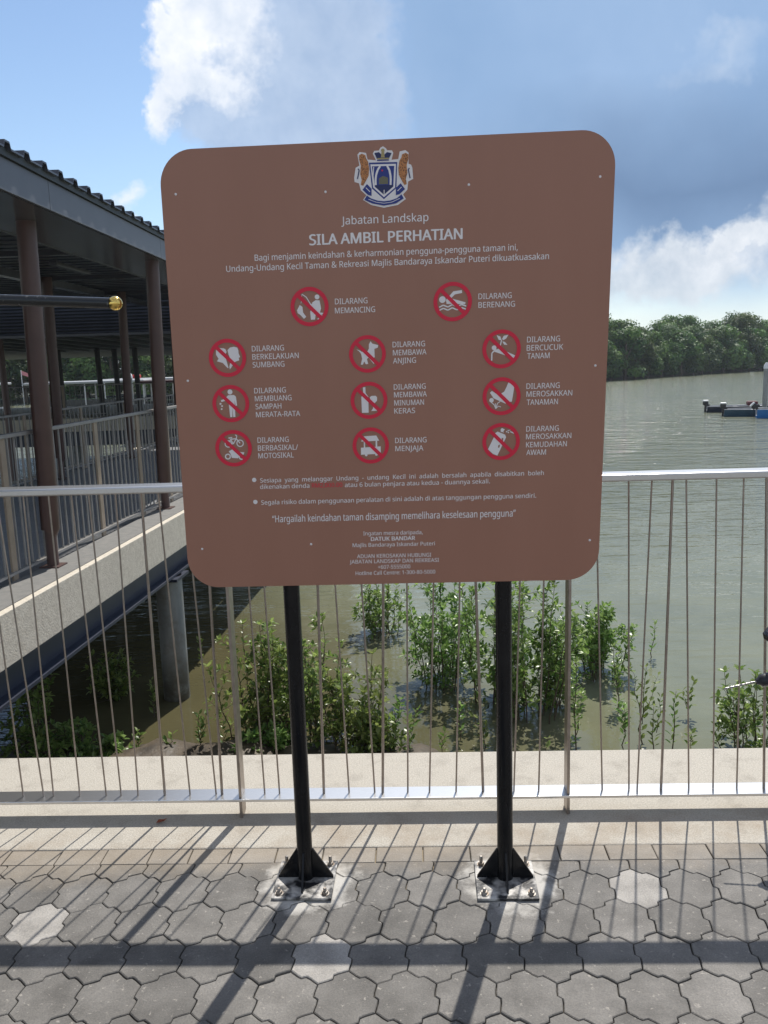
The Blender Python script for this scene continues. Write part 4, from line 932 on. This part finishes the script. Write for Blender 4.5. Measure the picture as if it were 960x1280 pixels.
def ferry(x, y, rz, L_, label, roofm, hullm, extra=None):
    r0 = thing('passenger_boat', (x, y, -2), label, 'boat', 'roofed boats beyond the jetty'); r0.rotation_euler.z = rz
    hull(L_, 2.4, .9, MB()).link('hull', [hullm, MT['bgrey'], MT['bwhite']], r0)
    MB().box((L_ * .42, 0, 1.45), (L_ * .6, 1.9, 1.0), bev=.05).link('cabin', hullm, r0)
    MB().box((L_ * .42, 0, 1.75), (L_ * .604, 1.94, .42)).link('window_band', MT['glass'], r0)
    MB().box((L_ * .42, 0, 2.85), (L_ * .70, 2.3, .14), bev=.05).link('canopy_roof', roofm, r0)
    for fx in (.12, .42, .72):
        for sy_ in (-1, 1): MB().tube([(L_ * fx, sy_ * 1.02, .85), (L_ * fx, sy_ * 1.02, 2.76)], .035, 8).link('roof_post', MT['bwhite'], r0)
    if extra == 'flag':
        MB().tube([(.2, 0, .9), (.2, 0, 3.6)], .02, 8).link('flag_staff', MT['bwhite'], r0)
        g = MB(); g.add([(.2, 0, 3.58), (.6, .04, 3.40), (.75, .1, 3.15), (.2, 0, 3.36), (.2, .01, 3.58), (.6, .05, 3.40), (.75, .11, 3.15), (.2, .01, 3.36)], [(0, 1, 2, 3), (7, 6, 5, 4)]); g.link('flag', MT['pink'], r0)
    if extra == 'raft': MB().box((L_ * .3, 0, 3.02), (.7, .6, .22), bev=.06).link('life_raft_box', MT['redpaint'], r0)
ferry(-19.5, 47, R(3), 9, 'white roofed boat with small pink flag beyond the jetty at the left', MT['boatroof'], MT['bgrey'], 'flag')
ferry(-17.0, 52, R(-4), 8, 'white roofed boat with red box on its roof, behind the left columns', MT['boatroof'], MT['bwhite'], 'raft')
ferry(-11.8, 42, R(5), 4.6, 'boat under a dark red tarpaulin next to the white mooring pile', MT['tarp'], MT['bnavy'])
for (x, L_) in ((-27, 7), ): ferry(x, 50, R(0), L_, 'white roofed boat farthest left beyond the jetty', MT['boatroof'], MT['bwhite'])

# ------------------------------------------------------------------ pole with brass ball, drill, dry leaf
pr = thing('barrier_arm', (-1.17, 2.2, 0), 'black horizontal pole tipped with a brass ball, reaching in from the left', 'pole')
g = MB(); g.tube([(.505, 0, 1.7095), (.05, 0, 1.737), (-.62, 0, 1.777)], .0135, 16); g.link('arm', MT['polepaint'], pr)
bm = bmesh.new(); bmesh.ops.create_uvsphere(bm, u_segments=24, v_segments=14, radius=.0178); me = bpy.data.meshes.new('ball_finial'); bm.to_mesh(me); bm.free()
for p_ in me.polygons: p_.use_smooth = True
me.materials.append(MT['brass']); bo = lk('ball_finial', me, pr, (.518, 0, 1.7087))
g = MB(); g.tube([(-.6, 0, .0), (-.6, 0, 1.82)], .025, 16); g.lathe((-.6, 0, 0), [(.14, 0), (.14, .015), (.04, .03)], 24); g.link('post', MT['black'], pr)

db = Vector((1.071, 2.60, .505))
D0 = thing('cordless_drill', db, 'black cordless drill hanging upside down by the railing, bit pointing left', 'drill')
# local: x to the right along the bit axis, z up
g = MB(); 
pts = [(-.005 + .105 * k / 24, 0, -.022 + .022 * k / 24) for k in range(25)]
g.tube(pts, [.0008] + [.0034 + .0007 * math.sin(k * 1.7) for k in range(24)], 8); g.link('drill_bit', MT['drillbit'], D0)
g = MB(); axd = Vector((1, 0, .2)).normalized()
g.lathe((.098, 0, -.001), [(.008, 0), (.014, .012), (.020, .016), (.021, .045), (.017, .052)], 20, axis=axd); g.link('chuck', MT['drill'], D0)
g = MB(); g.lathe((.148, 0, .009), [(.022, 0), (.029, .02), (.030, .09), (.026, .125), (.012, .135)], 20, axis=axd); g.link('motor_housing', MT['drillgrey'], D0)
hx = (Vector((.96, 0, .28)), Vector((0, 1, 0)), Vector((-.28, 0, .96)))
g = MB(); g.box((.188, 0, .085), (.042, .034, .13), ax=hx, bev=.012); g.box((.165, 0, .048), (.015, .02, .03), ax=hx, bev=.004); g.link('handle', MT['drill'], D0)
g = MB(); g.prism([(.126, .150), (.130, .132), (.225, .150), (.240, .186), (.150, .180)], -.032, .032, lambda x, y, z: Vector((x, z, y))); g.link('battery', MT['drill'], D0)
g = MB(); g.prism([(.130, .154), (.150, .1805), (.236, .1865), (.231, .1885), (.148, .1835)], -.028, .028, lambda x, y, z: Vector((x, z, y))); g.link('battery_latch', MT['drillgrey'], D0)
rp = Q(0, RB, 1.158); 
ya = (rn * (RB - .045 - (db + Vector((.215, 0, 0))).dot(rn)))
g = MB(); t0 = Vector((.226, 0, .188)); ft = Vector((.232, ya.y, .655 - .01)); bk = Vector((.236, ya.y + .095, .655)); tp_ = (ft + bk) / 2 + Vector((0, 0, .022))
g.tube([t0, t0 + (ft - t0) * .5, ft, ft + Vector((0, .004, .015)), tp_ + Vector((0, -.03, -.002)), tp_ + Vector((0, .03, -.002)), bk, bk + Vector((.01, -.03, -.2)), t0 + Vector((.006, .01, .01))], .0022, 6); g.link('cord', MT['drill'], D0)

g = MB(); g.add([(0, 0, .004), (.012, .009, .010), (.03, .007, .006), (.040, 0, .012), (.028, -.008, .008), (.011, -.008, .007), (.02, 0, .003)], [(0, 6, 1), (1, 6, 2), (2, 6, 3), (3, 6, 4), (4, 6, 5), (5, 6, 0)])
lf = g.link('fallen_leaf', MT['leafred'], None, tuple(Q(-.92, 2.70, .001))); lf.rotation_euler.z = .5
tag(lf, 'small curled dry red leaf lying on the pale kerb at the left', 'leaf')

# ------------------------------------------------------------------ the humid air over the river
hm = bpy.data.materials.new('river_haze'); hm.use_nodes = True; t = hm.node_tree; t.nodes.clear()
pv = t.nodes.new('ShaderNodeVolumePrincipled'); pv.inputs['Color'].default_value = (.80, .88, .97, 1); pv.inputs['Density'].default_value = HAZE
pv.inputs['Anisotropy'].default_value = .3
t.links.new(pv.outputs[0], t.nodes.new('ShaderNodeOutputMaterial').inputs['Volume'])
tag(MB().box((0, 730, 4.2), (1860, 1560, 15.4)).link('haze', hm), kind='stuff')
